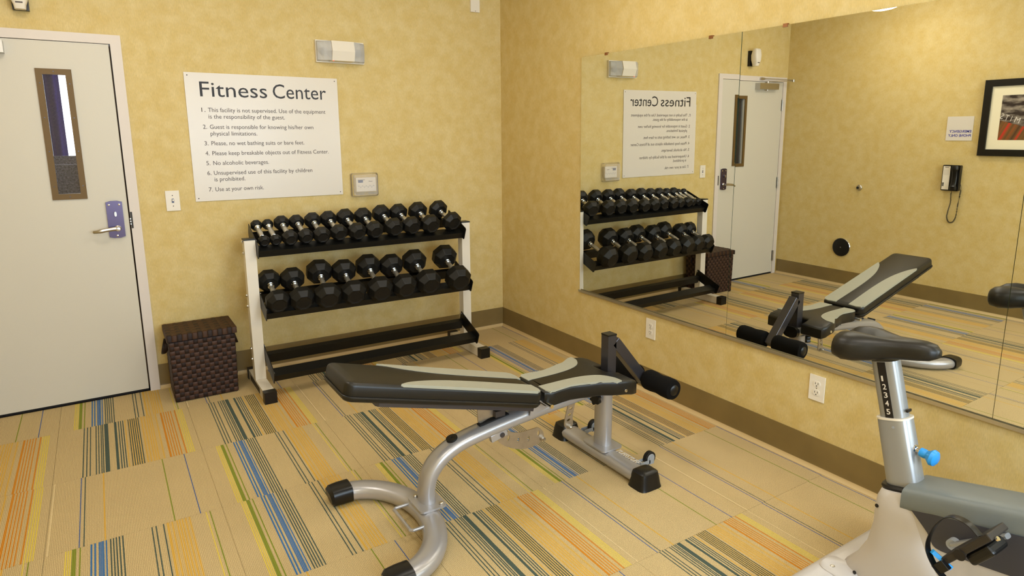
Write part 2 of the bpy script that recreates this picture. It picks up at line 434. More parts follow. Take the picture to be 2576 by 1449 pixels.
def struct(name, parts, m):
    b = NB()
    for p in parts: bx(b, *p)
    return tag(mk(name, b, m), kind='structure')
struct('wall_back', [(XL - WT, DXL - 0.04, 0, WT, -0.02, ZC), (DXR + 0.04, XR + WT, 0, WT, -0.02, ZC), (DXL - 0.04, DXR + 0.04, 0, WT, DZ + 0.035, ZC)], 'wallpaper')
struct('wall_right', [(XR, XR + WT, RY0, 0, -0.02, ZC)], 'wallpaper')
struct('wall_left', [(XL - WT, XL, RY0, 0, -0.02, ZC)], 'wallpaper')
fp = [(XL - WT, -2.6, RY0 - WT, RY0, -0.02, ZC), (-1.5, -1.25, RY0 - WT, RY0, -0.02, ZC), (-0.15, XR + WT, RY0 - WT, RY0, -0.02, ZC)]
for a, b_ in ((-2.6, -1.5), (-1.25, -0.15)):
    fp += [(a, b_, RY0 - WT, RY0, -0.02, 0.85), (a, b_, RY0 - WT, RY0, 2.25, ZC)]
struct('wall_front', fp, 'wallpaper')
struct('ceiling', [(XL - WT, XR + WT, RY0 - WT, 0.0 + WT, ZC, ZC + 0.08)], 'ceiling_paint')
for i, (a, b_) in enumerate(((-2.6, -1.5), (-1.25, -0.15))):
    w = thing('window_%d' % (i + 1), ((a + b_) / 2, RY0 - 0.05, 0.85), kind='structure')
    b = NB(); F = 0.05
    bx(b, a, b_, RY0 - 0.09, RY0 - 0.04, 0.85, 0.85 + F); bx(b, a, b_, RY0 - 0.09, RY0 - 0.04, 2.25 - F, 2.25)
    bx(b, a, a + F, RY0 - 0.09, RY0 - 0.04, 0.85 + F, 2.25 - F); bx(b, b_ - F, b_, RY0 - 0.09, RY0 - 0.04, 0.85 + F, 2.25 - F)
    mk('window_frame', b, 'window_frame_paint', w)
    b = NB(); bx(b, a + F, b_ - F, RY0 - 0.07, RY0 - 0.064, 0.85 + F, 2.25 - F); mk('pane', b, 'glass', w)

# cove base along each wall: profile (out from wall, height)
ZB = 0.156
def cove(name, p0, p1, nrm):
    p0, p1, nrm = Vector(p0), Vector(p1), Vector(nrm)
    prof = [(0.0, ZB), (0.003, ZB), (0.0035, ZB - 0.004), (0.0035, 0.034), (0.0045, 0.022), (0.008, 0.012), (0.014, 0.006), (0.019, 0.003), (0.019, 0.0), (0.0, 0.0)]
    b = NB(); R = []
    for p in (p0, p1): R.append([b.verts.new(p + nrm * d + Vector((0, 0, h))) for d, h in prof])
    n = len(prof)
    for k in range(n):
        j = (k + 1) % n; f = b.faces.new((R[0][k], R[0][j], R[1][j], R[1][k])); f.smooth = True
        f.material_index = 1 if 4 <= k <= 7 else 0
    b.faces.new(R[0][::-1]); b.faces.new(R[1])
    return tag(mk(name, b, ['cove_vinyl', 'cove_toe_lit'], smooth=True), kind='structure')
cove('baseboard_back', (-2.4635, 0, 0), (XR, 0, 0), (0, -1, 0))
cove('baseboard_right', (XR, 0, 0), (XR, RY0, 0), (-1, 0, 0))
cove('baseboard_left', (XL, -0.012, 0), (XL, RY0, 0), (1, 0, 0))
cove('baseboard_front', (XL, RY0, 0), (XR, RY0, 0), (0, 1, 0))

# ------------------------------------------------------------------ door
door = thing('door_1', ((DXL + DXR) / 2, 0, 0), kind='structure')
FW = 0.052; FP = -0.0115
def frame_piece(pts):
    b = NB(); M = frame_m((0, 0, 0), (1, 0, 0), (0, 0, 1), (0, -1, 0)); prism(b, pts, M, -WT, -FP); return b
mk('frame_jamb', frame_piece([(DXR, 0), (DXR + FW, 0), (DXR + FW, DZ + 0.048), (DXR, DZ)]), 'frame_paint', door, bev=0.002)
mk('frame_jamb', frame_piece([(DXL - FW, 0), (DXL, 0), (DXL, DZ), (DXL - FW, DZ + 0.048)]), 'frame_paint', door, bev=0.002)
mk('frame_head', frame_piece([(DXL, DZ), (DXR, DZ), (DXR + FW, DZ + 0.048), (DXL - FW, DZ + 0.048)]), 'frame_paint', door, bev=0.002)
WX0, WX1, WZ0, WZ1 = -2.840, -2.739, 1.218, 1.856   # glass
b = NB(); a0, a1, zb, zt, f0, f1 = DXL + 0.003, DXR - 0.008, 0.018, DZ - 0.003, -0.004, 0.040
bx(b, a0, WX0 - 0.002, f0, f1, zb, zt); bx(b, WX1 + 0.002, a1, f0, f1, zb, zt)
bx(b, WX0 - 0.002, WX1 + 0.002, f0, f1, zb, WZ0 - 0.002); bx(b, WX0 - 0.002, WX1 + 0.002, f0, f1, WZ1 + 0.002, zt)
mk('door_leaf', b, 'door_paint', door)
b = NB(); bx(b, a0, a1, 0.004, 0.036, 0.004, 0.0175); mk('door_sweep', b, 'dark_gap', door)
b = NB(); bx(b, DXR - 0.0006, DXR, 0.002, WT, 0.0, DZ); bx(b, DXL, DXL + 0.0006, 0.002, WT, 0, DZ); mk('door_gap_shade', b, 'dark_gap', door)  # thin dark strips painting the shade in the gaps beside the leaf
OX0, OX1, OZ0, OZ1 = -2.870, -2.710, 1.187, 1.886
Mw = frame_m((0, 0, 0), (1, 0, 0), (0, 0, 1), (0, -1, 0))
for pts in ([(OX0, OZ0), (OX1, OZ0), (WX1, WZ0), (WX0, WZ0)], [(OX0, OZ1), (WX0, WZ1), (WX1, WZ1), (OX1, OZ1)],
            [(OX0, OZ0), (WX0, WZ0), (WX0, WZ1), (OX0, OZ1)], [(OX1, OZ0), (OX1, OZ1), (WX1, WZ1), (WX1, WZ0)]):
    b = NB(); prism(b, pts, Mw, 0.003, 0.012); vf = mk('vision_frame_rail', b, 'bronze_frame', door, bev=0.003, label='bronze mitred rail around the narrow door glass')
for sx, sz in [(-2.79, 1.872), (-2.79, 1.201)] + [(q, z) for q in (-2.855, -2.724) for z in (1.26, 1.45, 1.63, 1.81)]:
    b = NB(); cyl(b, (sx, -0.0115, sz), (0, -1, 0), 0.0032, 0.0012, 10); mk('screw', b, 'gunmetal', door)
b = NB(); bx(b, WX0, WX1, 0.012, 0.018, WZ0, WZ1); mk('pane', b, 'clear_pane', door)
b = NB(); step = 0.022; k = -40
while k < 60:
    for sg in (1, -1):
        pts = []
        x_in = WX0; z0 = WZ0 + k * step; z_end = z0 + sg * (WX1 - WX0) * 1.0
        if sg < 0: z0 += 0; 
        za, zbb = z0, z_end; xa, xb = WX0, WX1
        def clip(xa, za, xb, zbb):
            if max(za, zbb) < WZ0 or min(za, zbb) > WZ1: return None
            def lim(x, z, x2, z2):
                for L_ in (WZ0, WZ1):
                    if (z < WZ0 and L_ == WZ0) or (z > WZ1 and L_ == WZ1):
                        t = (L_ - z) / (z2 - z); x, z = x + (x2 - x) * t, L_
                return x, z
            A = lim(xa, za, xb, zbb); Bq = lim(xb, zbb, xa, za); return A, Bq
        q = clip(xa, za, xb, zbb)
        if q and (Vector(q[0]) - Vector(q[1])).length > 0.004:
            sweep(b, [(q[0][0], 0.015, q[0][1]), (q[1][0], 0.015, q[1][1])], 0.00035, 0.00035, nref=(0, 1, 0), n=4)
    k += 1
tag(mk('glass_wire', b, 'wire', door), kind='stuff')
# lock set
b = NB(); pl = [(-2.630, 0.962), (-2.606, 0.955), (-2.574, 0.955), (-2.550, 0.962), (-2.550, 1.161), (-2.574, 1.168), (-2.606, 1.168), (-2.630, 1.161)]
prism(b, pl, Mw, 0.004, 0.016); lock = mk('lock_plate', b, 'pewter', door, bev=0.004, seg=3, label='pewter escutcheon plate with lever handle')
for sx, sz in ((-2.615, 1.146), (-2.565, 1.146), (-2.590, 0.968)):
    b = NB(); lathe(b, [(0.0055, 0), (0.0055, 0.001), (0.003, 0.002), (0, 0.002)], (sx, -0.016, sz), (0, -1, 0), 12); mk('screw', b, 'chrome', lock, smooth=True)
b = NB(); sweep(b, [(-2.588, -0.016, 1.094), (-2.588, -0.036, 1.094)], 0.006, 0.014, nref=(0, 0, 1), n=12, e=2.4); mk('thumb_turn', b, 'satin_metal', lock, smooth=True)
b = NB(); lathe(b, [(0.017, 0), (0.017, 0.006), (0.011, 0.010), (0.011, 0.05), (0.0, 0.052)], (-2.584, -0.016, 1.010), (0, -1, 0), 18)
sweep(b, catmull([(-2.580, -0.058, 1.011), (-2.605, -0.060, 1.012), (-2.645, -0.062, 1.008), (-2.680, -0.062, 1.002), (-2.702, -0.050, 1.000)], 4),
      [0.006] * 6 + [0.008] * 6 + [0.007] * 5, [0.011] * 6 + [0.011] * 6 + [0.009] * 5, nref=(0, 0, 1), n=12)
mk('lever_handle', b, 'satin_metal', lock, smooth=True, label='brushed metal lever handle')
b = NB(); bx(b, DXR + 0.001, DXR + 0.011, -0.0135, -0.0112, 1.005, 1.100); stp = mk('strike_plate', b, 'strap_brown', door)
for z in (1.03, 1.045, 1.06):
    b = NB(); bx(b, DXR - 0.003, DXR + 0.003, -0.0145, -0.011, z - 0.004, z + 0.004); mk('strike_tooth', b, 'satin_metal', stp)
for zc in (1.80, 0.995, 0.20):
    b = NB(); bx(b, DXL - 0.012, DXL - 0.001, -0.0135, -0.0112, zc - 0.057, zc + 0.057)
    for k in range(5): cyl(b, (DXL + 0.001, -0.014, zc - 0.057 + k * 0.0228 + 0.0006), (0, 0, 1), 0.0068, 0.0216, 12)
    bx(b, DXL + 0.003, DXL + 0.014, -0.0064, -0.0038, zc - 0.057, zc + 0.057)
    mk('hinge', b, 'satin_metal', door, smooth=True)
b = NB(); bx(b, -3.285, -2.985, -0.066, -0.004, 1.952, 2.012); clo = mk('door_closer', b, 'satin_metal', door, bev=0.006, label='grey metal overhead door closer body')
b = NB(); cyl(b, (-3.14, -0.036, 2.012), (0, 0, 1), 0.012, 0.020, 12); cyl(b, (-3.14, -0.036, 1.940), (0, 0, 1), 0.010, 0.012, 12)
sweep(b, [(-3.14, -0.036, 2.028), (-3.445, -0.115, 2.040)], 0.010, 0.004, n=8); sweep(b, [(-3.445, -0.115, 2.048), (-3.07, -0.02, 2.060)], 0.008, 0.004, n=8)
cyl(b, (-3.445, -0.115, 2.030), (0, 0, 1), 0.012, 0.024, 12); bx(b, -3.10, -3.04, -0.030, -0.0115, 2.045, 2.068)
mk('closer_arm', b, 'satin_metal', clo, smooth=True)

# the hall seen through the narrow door glass
struct('wall_hall', [(-6.2, -6.1, WT, 2.8, 0, ZC), (-1.7, -1.6, WT, 2.8, 0, ZC), (-6.2, -1.6, WT, 2.8, ZC - 0.1, ZC), (-6.1, -2.92, 2.7, 2.8, 0, ZC), (-2.45, -1.7, 2.7, 2.8, 0, ZC), (-2.92, -2.45, 2.7, 2.8, 2.4, ZC), (-2.92, -2.45, 2.7, 2.8, 0, 0.9),
                      (-6.2, XL - WT, WT, WT + 0.05, 0, ZC)], 'hall_wall')
struct('floor_hall', [(-6.2, -1.6, WT, 2.8, -0.05, 0.0)], 'hall_wall')
w3 = thing('window_3', (-2.68, 2.75, 0.9), kind='structure')
b = NB(); bx(b, -2.92, -2.45, 2.74, 2.75, 0.9, 2.4); mk('pane', b, 'day_pane', w3)
def curtain(name, xs, y, z0, z1, m, label, amp=0.03, wl=0.11):
    b = NB(); n = 40; lo = []; hi = []
    for i in range(n + 1):
        x = xs[0] + (xs[1] - xs[0]) * i / n; yy = y + amp * math.sin(2 * PI * (x - xs[0]) / wl)
        lo.append(b.verts.new((x, yy, z0))); hi.append(b.verts.new((x, yy, z1)))
    for i in range(n): b.faces.new((lo[i], lo[i + 1], hi[i + 1], hi[i])).smooth = True
    ex = bmesh.ops.solidify(b, geom=b.faces[:], thickness=0.004)
    return tag(mk(name, b, m, smooth=True), label, 'curtain')
curtain('curtain', (-3.02, -2.846), 2.64, 0.05, 2.45, 'curtain_cloth', 'violet pleated curtain seen through the narrow door glass')
curtain('curtain', (-5.6, -3.06), 2.63, 0.05, 2.45, 'curtain_brown', 'dark brown pleated curtain behind the door glass, seen in the mirror')
for nm, x0, x1, y0, zt, lb in (('lounge_chair', -3.25, -2.50, 1.98, 1.375, 'rear patterned grey lounge chair back seen through the door glass'),
                               ('lounge_chair', -3.20, -2.55, 1.20, 1.335, 'front patterned grey lounge chair back seen low through the door glass')):
    b = NB(); M = frame_m((0, y0, 0), (1, 0, 0), (0, 0, 1), (0, 1, 0)); ch = thing(nm, ((x0 + x1) / 2, y0, 0), lb, 'chair', 'chairs in the hall')
    prism(b, rrect(x0, x1, 0.40, zt, 0.06, 4), M, 0.0, 0.12); mk('backrest', b, 'seat_fabric', ch, bev=0.02)
    b = NB(); bx(b, x0 + 0.02, x1 - 0.02, y0 + 0.121, y0 + 0.52, 0.26, 0.44); mk('seat', b, 'seat_fabric', ch, bev=0.03)
    for lx in (x0 + 0.05, x1 - 0.05):
        for ly in (y0 + 0.05, y0 + 0.48):
            b = NB(); cyl(b, (lx, ly, 0.0), (0, 0, 1), 0.018, 0.40 if ly < y0 + 0.2 else 0.26, 10); mk('leg', b, 'strap_brown', ch)

# ------------------------------------------------------------------ mirrors on the right wall
MZ0, MZ1 = 0.5029, 2.0156
MY = [-1.0162, -2.2579, -3.4839, -4.70]
mlab = ['leftmost large frameless wall mirror panel nearest the corner', 'middle large frameless wall mirror panel above the exercise bench', 'rightmost frameless wall mirror panel beside the exercise bike']
for i in range(3):
    t1, t2 = (-0.0073, -0.0009) if i == 0 else (-0.0053, 0.0012)
    y0, y1 = MY[i + 1] + 0.001, MY[i] - 0.001
    root = thing('wall_mirror', (XR, (y0 + y1) / 2, MZ0), mlab[i], 'mirror', 'wall mirror panels')
    b = NB(); yc = -1.6 if i == 0 else -2.9
    def fx(y, z): return min(t2 * (y - yc) + t1 * (z - 1.2) + (0 if i == 0 else -0.0), XR - 0.0015)
    vs = []
    for y in (y1, y0):
        for z in (MZ0, MZ1): vs.append((b.verts.new((fx(y, z), y, z)), b.verts.new((XR - 0.0002, y, z))))
    A, Bq, Cq, Dq = vs
    f = b.faces.new((A[0], Bq[0], Dq[0], Cq[0])); f.material_index = 0
    for p, q in ((A, Bq), (Bq, Dq), (Dq, Cq), (Cq, A)):
        g = b.faces.new((p[0], q[0], q[1], p[1])); g.material_index = 1
    b.faces.new((A[1], Cq[1], Dq[1], Bq[1])).material_index = 1
    mk('mirror_glass', b, ['mirror_silver', 'mirror_edge'], root)
    cy = [(-1.258, -2.067), (-2.493, -3.25), (-3.75, -4.45)][i]
    for y in cy:
        xf = fx(y, MZ1)
        b = NB(); bx(b, xf - 0.004, XR - 0.0005, y - 0.011, y + 0.011, MZ1 + 0.0005, MZ1 + 0.006); bx(b, xf - 0.004, xf - 0.0008, y - 0.011, y + 0.011, MZ1 - 0.010, MZ1 + 0.0005)
        mk('clip', b, 'clip_bronze', root)
b = NB(); bx(b, -0.0075, XR, MY[3], MY[0], MZ0 - 0.009, MZ0 - 0.001); bx(b, -0.0075, -0.0058, MY[3], MY[0], MZ0 - 0.001, MZ0 + 0.006)
tag(mk('trim_1', b, 'channel_alu'), kind='structure')

# ------------------------------------------------------------------ small wall fittings
UX, UZ, NY = (1, 0, 0), (0, 0, 1), (0, -1, 0)
def screw(o, nrm, r, m, parent, h=0.001):
    b = NB(); lathe(b, [(r, 0), (r, h * 0.6), (r * 0.6, h), (0, h)], o, nrm, 10); return mk('screw', b, m, parent, smooth=True)

# fitness sign
sg = thing('fitness_rules_sign', (-1.7135, 0, 1.1394), 'large white board headed Fitness Center with seven numbered rules', 'sign')
b = NB(); bx(b, -2.1665, -1.2605, -0.006, -0.0005, 1.1394, 1.9011); mk('board', b, 'sign_white', sg, bev=0.001)
for x in (-2.149, -1.278):
    for z in (1.157, 1.884): screw((x, -0.006, z), NY, 0.0035, 'ink_grey', sg)
lettering('title_lettering', 'Fitness', (-2.088, -0.006, 1.764), UX, UZ, NY, 0.381, 0.086, 'ink', sg); lettering('title_lettering', 'Center', (-1.672, -0.006, 1.764), UX, UZ, NY, 0.334, 0.086, 'ink', sg)
for num, lines in (('1.', [(-2.053, 1.674, -1.349, 'This facility is not supervised. Use of the equipment'), (-2.053, 1.635, -1.610, 'is the responsibility of the guest.')]),
                   ('2.', [(-2.051, 1.574, -1.434, 'Guest is responsible for knowing his/her own'), (-2.051, 1.534, -1.784, 'physical limitations.')]),
                   ('3.', [(-2.051, 1.476, -1.499, 'Please, no wet bathing suits or bare feet.')]),
                   ('4.', [(-2.051, 1.416, -1.343, 'Please keep breakable objects out of Fitness Center.')]),
                   ('5.', [(-2.051, 1.357, -1.727, 'No alcoholic beverages.')]),
                   ('6.', [(-2.052, 1.297, -1.458, 'Unsupervised use of this facility by children'), (-2.052, 1.258, -1.876, 'is prohibited.')]),
                   ('7.', [(-2.052, 1.197, -1.770, 'Use at your own risk.')])):
    lettering('number_lettering', num, (-2.089, -0.006, lines[0][1]), UX, UZ, NY, 0.022, 0.0245, 'ink_grey', sg)
    for x0, z, x1, s in lines: lettering('rule_lettering', s, (x0, -0.006, z), UX, UZ, NY, x1 - x0, 0.0245, 'ink_grey', sg)

# light switch
sw = thing('light_switch', (-2.2897, 0, 1.0918), 'ivory toggle light switch plate beside the door frame', 'light switch')
b = NB(); bx(b, -2.3266, -2.2528, -0.006, -0.0004, 1.0918, 1.2116); mk('wall_plate', b, 'white_plastic', sw, bev=0.003)
b = NB(); bx(b, -2.2955, -2.2838, -0.0072, -0.006, 1.1395, 1.164); tg = mk('toggle_slot', b, 'lcd', sw)
b = NB(); bx(b, -2.2932, -2.2862, -0.018, -0.0072, 1.150, 1.161); mk('toggle', b, 'white_plastic', tg, bev=0.001)
for z in (1.183, 1.120): screw((-2.2897, -0.006, z), NY, 0.003, 'ink_grey', sw)

# thermostat and its clear guard
th = thing('thermostat', (-1.104, 0, 1.153), 'small cream wall thermostat with a tiny display, inside a clear guard', 'thermostat')
b = NB(); bx(b, -1.174, -1.034, -0.030, -0.0005, 1.153, 1.249); mk('body', b, 'white_plastic', th, bev=0.003)
b = NB(); bx(b, -1.160, -1.126, -0.0308, -0.0299, 1.214, 1.231); mk('display', b, 'lcd', th)
b = NB(); bx(b, -1.161, -1.112, -0.0312, -0.0299, 1.2315, 1.2345); mk('display_hood', b, 'ink_grey', th)
lettering('maker_lettering', 'Amana', (-1.087, -0.030, 1.219), UX, UZ, NY, 0.028, 0.008, 'ink_grey', th, shear=0.35)
b = NB(); bx(b, -1.162, -1.044, -0.0306, -0.0299, 1.188, 1.1892)
for k in range(9): bx(b, -1.160 + k * 0.0132, -1.153 + k * 0.0132, -0.0306, -0.0299, 1.180 if k % 2 else 1.191, 1.184 if k % 2 else 1.194)
mk('button_marks', b, 'caster_grey', th)
gd = thing('thermostat_guard', (-1.112, 0, 1.119), 'clear plastic lock box around the thermostat', 'cover')
def guard_ring(x0, x1, z0, z1, d0, d1, t):
    b = NB(); M = Mw
    o_ = rrect(x0, x1, z0, z1, 0.014, 4); i_ = rrect(x0 + t, x1 - t, z0 + t, z1 - t, 0.012, 4); n = len(o_)
    R = [[b.verts.new(M @ Vector((p[0], p[1], d))) for p in l] for l, d in ((o_, d0), (o_, d1), (i_, d1), (i_, d0))]
    for a in range(4):
        for k in range(n):
            j = (k + 1) % n; b.faces.new((R[a][k], R[a][j], R[(a + 1) % 4][j], R[(a + 1) % 4][k]))
    return b
mk('base_ring', guard_ring(-1.206, -1.018, 1.119, 1.280, 0.0005, 0.030, 0.003), 'clear_plastic', gd)
mk('cover_ring', guard_ring(-1.196, -1.028, 1.129, 1.270, 0.030, 0.045, 0.004), 'clear_plastic', gd)
b = NB(); prism(b, rrect(-1.196, -1.028, 1.129, 1.270, 0.012, 4), Mw, 0.0452, 0.0475); mk('cover_face', b, 'clear_plastic', gd)
for x0 in (-1.185, -1.098):
    b = NB()
    for k in range(8):
        for z in (1.138, 1.146): bx(b, x0 + k * 0.0075, x0 + 0.005 + k * 0.0075, -0.0486, -0.0476, z - 0.0015, z + 0.0015)
    mk('vent_slots', b, 'caster_grey', gd)

# emergency light
el = thing('emergency_light', (-1.233, 0, 2.003), 'white twin-lamp emergency light high above the rules sign', 'emergency light')
b = NB(); bx(b, -1.392, -1.074, -0.022, -0.0005, 2.000, 2.138); mk('back_plate', b, 'white_plastic', el, bev=0.004)
Mx = frame_m((0, 0, 0), (0, -1, 0), (0, 0, 1), (1, 0, 0))
pr = [(0.0225, 2.005), (0.092, 2.008), (0.112, 2.066), (0.094, 2.130), (0.0225, 2.134)]
b = NB(); prism(b, pr, Mx, -1.310, -1.163); mk('housing', b, 'white_plastic', el, bev=0.0015)
for x0, x1, s in ((-1.388, -1.3105, 1), (-1.1625, -1.078, -1)):
    b = NB(); n0 = [(0.0225, 2.006), (0.086, 2.010), (0.104, 2.066), (0.088, 2.128), (0.0225, 2.132)]; n1 = [(0.0225, 2.006), (0.040, 2.012), (0.048, 2.066), (0.042, 2.124), (0.0225, 2.132)]
    inn, out = (x1, x0) if s == 1 else (x0, x1)
    loft(b, [[Mx @ Vector((p[0], p[1], inn)) for p in n0], [Mx @ Vector((p[0], p[1], (inn * 0.45 + out * 0.55))) for p in [((a[0] * .6 + c[0] * .4), a[1]) for a, c in zip(n0, n1)]], [Mx @ Vector((p[0], p[1], out)) for p in n1]])
    mk('lens', b, 'lens_plastic', el)
    b = NB(); xc = (x0 + x1) / 2; lathe(b, [(0.010, 0.0), (0.024, 0.022), (0.0255, 0.024), (0.0, 0.016)], (xc, -0.023, 2.066), (0, -1, 0), 18); mk('lamp_reflector', b, 'caster_grey', el, smooth=True)
b = NB(); bx(b, -1.303, -1.298, -0.093, -0.087, 2.0045, 2.0082); mk('status_led', b, 'led_red', el)

# air freshener above the door
af = thing('air_freshener', (-2.88, 0, 2.165), 'small white air freshener on the wall above the door', 'air freshener')
b = NB(); bx(b, -2.925, -2.855, -0.030, -0.0005, 2.170, 2.315); mk('bracket', b, 'black_plastic', af, bev=0.003)
b = NB(); rings = []
for z, hx, d0, d1 in ((2.168, 0.024, 0.045, 0.095), (2.19, 0.027, 0.040, 0.105), (2.225, 0.040, 0.034, 0.112), (2.27, 0.044, 0.034, 0.112), (2.32, 0.040, 0.050, 0.104), (2.33, 0.034, 0.060, 0.095)):
    rings.append([Vector((x, -y, z)) for x, y in se_ring(-2.890, (d0 + d1) / 2, hx, (d1 - d0) / 2, 20, 4)])
loft(b, rings); mk('casing', b, 'white_plastic', af, smooth=True)
b = NB(); bx(b, -2.905, -2.875, -0.1075, -0.105, 2.194, 2.201); mk('printed_mark', b, 'ink_grey', af)

# raceway strip near the corner
b = NB(); bx(b, -0.252, -0.178, -0.016, -0.0005, 2.4165, ZC - 0.001)
rw = thing('wall_raceway', (-0.215, 0, 2.4165), 'white vertical raceway strip high on the wall near the corner', 'raceway')
mk('cover', b, 'white_plastic', rw, bev=0.003); screw((-0.214, -0.016, 2.424), NY, 0.003, 'ink_grey', rw)

# wall outlets on the mirror wall
def outlet(y0, z0, label):
    o = thing('power_outlet', (XR, y0 - 0.038, z0), label, 'outlet', 'outlets under the mirrors')
    b = NB(); bx(b, XR - 0.0062, XR - 0.0004, y0 - 0.0757, y0, z0, z0 + 0.120); mk('wall_plate', b, 'white_plastic', o, bev=0.003)
    M = frame_m((XR, y0 - 0.0378, z0 + 0.06), (0, -1, 0), (0, 0, 1), (-1, 0, 0))
    for s in (1, -1):
        c = s * 0.0205; b = NB(); prism(b, [(a * 0.0175, c + max(-0.0135, min(0.0135, q * 0.0175))) for a, q in [(math.cos(t), math.sin(t)) for t in [2 * PI * k / 24 for k in range(24)]]], M, 0.006, 0.0082)
        r_ = mk('receptacle', b, 'white_plastic', o)
        b = NB()
        for a in (-0.0065, 0.0065): prism(b, [(a - 0.0012, c - 0.002), (a + 0.0012, c - 0.002), (a + 0.0012, c + 0.007), (a - 0.0012, c + 0.007)], M, 0.0080, 0.0085)
        prism(b, [(0.0028 * math.cos(2 * PI * k / 10), c - 0.0085 + 0.0028 * math.sin(2 * PI * k / 10)) for k in range(10)], M, 0.0080, 0.0085)
        mk('slots', b, 'ink', r_)
    screw((XR - 0.0062, y0 - 0.0378, z0 + 0.06), (-1, 0, 0), 0.003, 'satin_metal', o)
outlet(-1.6706, 0.3424, 'white power outlet under the left mirror, behind the bench leg-hold')
outlet(-2.7524, 0.3341, 'white power outlet under the middle mirror, nearer the exercise bike')

# ------------------------------------------------------------------ dumbbell rack
rk = thing('dumbbell_rack', (-1.227, -0.36, 0), 'three-tier dumbbell rack with white posts and black angled trays', 'rack')
RXL, RXR = (-1.975, -1.911), (-0.543, -0.479)
TILT = math.radians(22)
for i, (x0, x1) in enumerate((RXL, RXR)):
    b = NB(); bx(b, x0 + 0.001, x1 - 0.001, -0.362, -0.300, 0.066, 0.928); p = mk('post', b, 'rack_white', rk, bev=0.004)
    b = NB(); bx(b, x0 - 0.001, x1 + 0.001, -0.364, -0.298, 0.928, 0.936); mk('post_cap', b, 'rack_black', p, bev=0.002)
    b = NB(); bx(b, x0 + 0.001, x1 - 0.001, -0.575, -0.130, 0.004, 0.065); ft = mk('foot', b, 'rack_white', rk, bev=0.004)
    for y0, y1 in ((-0.622, -0.570), (-0.135, -0.098)):
        b = NB(); bx(b, x0 - 0.003, x1 + 0.003, y0, y1, 0.0, 0.070); mk('foot_cap', b, 'black_plastic', ft, bev=0.006)
    xo = x0 if i == 0 else x1; sd = -1 if i == 0 else 1
    b = NB(); bx(b, xo + 0.0004 if sd > 0 else xo - 0.0012, xo + 0.0012 if sd > 0 else xo - 0.0004, -0.47, -0.20, 0.016, 0.052)
    mk('foot_decal', b, 'strap_brown', ft)
TIERS = [(-0.170, 1.002), (-0.259, 0.643), (-0.336, 0.280)]
cs, sn = math.cos(TILT), math.sin(TILT)
def TM(tier, x):      # frame: u down the slope toward the room, v perpendicular up, w along +x
    y, z = TIERS[tier]; return frame_m((x, y, z), (0, -cs, -sn), (0, -sn, cs), (1, 0, 0))
for t in range(3):
    for i, x in enumerate((RXL[1] + 0.001, RXR[0] - 0.005)):
        b = NB(); L_ = 0.283
        prism(b, [(0.022, -0.088), (L_ - 0.008, -0.088), (L_, -0.080), (L_, -0.006), (L_ - 0.010, 0.0), (0.0, 0.0), (0.0, -0.06)], TM(t, x), 0.0, 0.004)
        ep = mk('end_plate', b, 'rack_black', rk, label='black angled end plate of a tray')
        ub = [0.155, 0.075, 0.01][t]
        xo = RXL[0] if i == 0 else RXR[1]; sd = -1 if i == 0 else 1
        for dz in (0.0, -0.066):
            yb = -0.331; zb = TIERS[t][1] - (TIERS[t][0] - yb) * math.tan(TILT) - 0.020 + dz
            b = NB(); lathe(b, [(0.009, 0), (0.009, 0.006), (0.005, 0.010), (0, 0.010)], (xo + sd * 0.0005, yb, zb), (sd, 0, 0), 8); mk('bolt', b, 'chrome', rk, smooth=True)
            xi = (RXL[1] + 0.005) if i == 0 else (RXR[0] - 0.005)
            b = NB(); lathe(b, [(0.008, 0), (0.008, 0.005), (0.004, 0.008), (0, 0.008)], (xi, yb, zb), (-sd, 0, 0), 8); mk('bolt', b, 'satin_metal', rk, smooth=True)
    xa, xb = RXL[1] + 0.0052, RXR[0] - 0.0052
    # front rail lies in the slope with a lip, rear rail stands across it
    b = NB(); M = TM(t, xa)
    prism(b, [(0.185, -0.048), (0.258, -0.048), (0.258, -0.088), (0.254, -0.088), (0.254, -0.052), (0.185, -0.052)], M, 0, xb - xa); mk('front_rail', b, 'rack_black', rk)
    b = NB(); prism(b, [(0.020, -0.048), (0.052, -0.048), (0.052, -0.112), (0.048, -0.112), (0.048, -0.052), (0.020, -0.052)], M, 0, xb - xa); mk('rear_rail', b, 'rack_black', rk)

# ------------------------------------------------------------------ dumbbells
DB1 = [(0.0357, (-1.863, -0.165, 0.989), (-1.860, -0.346, 0.916)), (0.0350, (-1.796, -0.163, 0.990), (-1.7925, -0.345, 0.916)), (0.0482, (-1.7165, -0.180, 0.996), (-1.7125, -0.359, 0.924)), (0.0478, (-1.6255, -0.182, 0.996), (-1.619, -0.358, 0.925)), (0.0535, (-1.526, -0.188, 0.999), (-1.523, -0.366, 0.927)), (0.0548, (-1.4235, -0.185, 1.001), (-1.412, -0.357, 0.932)), (0.0591, (-1.313, -0.186, 1.004), (-1.297, -0.365, 0.931)), (0.0600, (-1.194, -0.190, 1.003), (-1.182, -0.365, 0.932)), (0.0639, (-1.062, -0.180, 1.011), (-1.046, -0.360, 0.938)), (0.0649, (-0.940, -0.184, 1.010), (-0.921, -0.361, 0.939)), (0.0692, (-0.798, -0.189, 1.012), (-0.786, -0.368, 0.940)), (0.0707, (-0.641, -0.190, 1.013), (-0.619, -0.360, 0.945))]
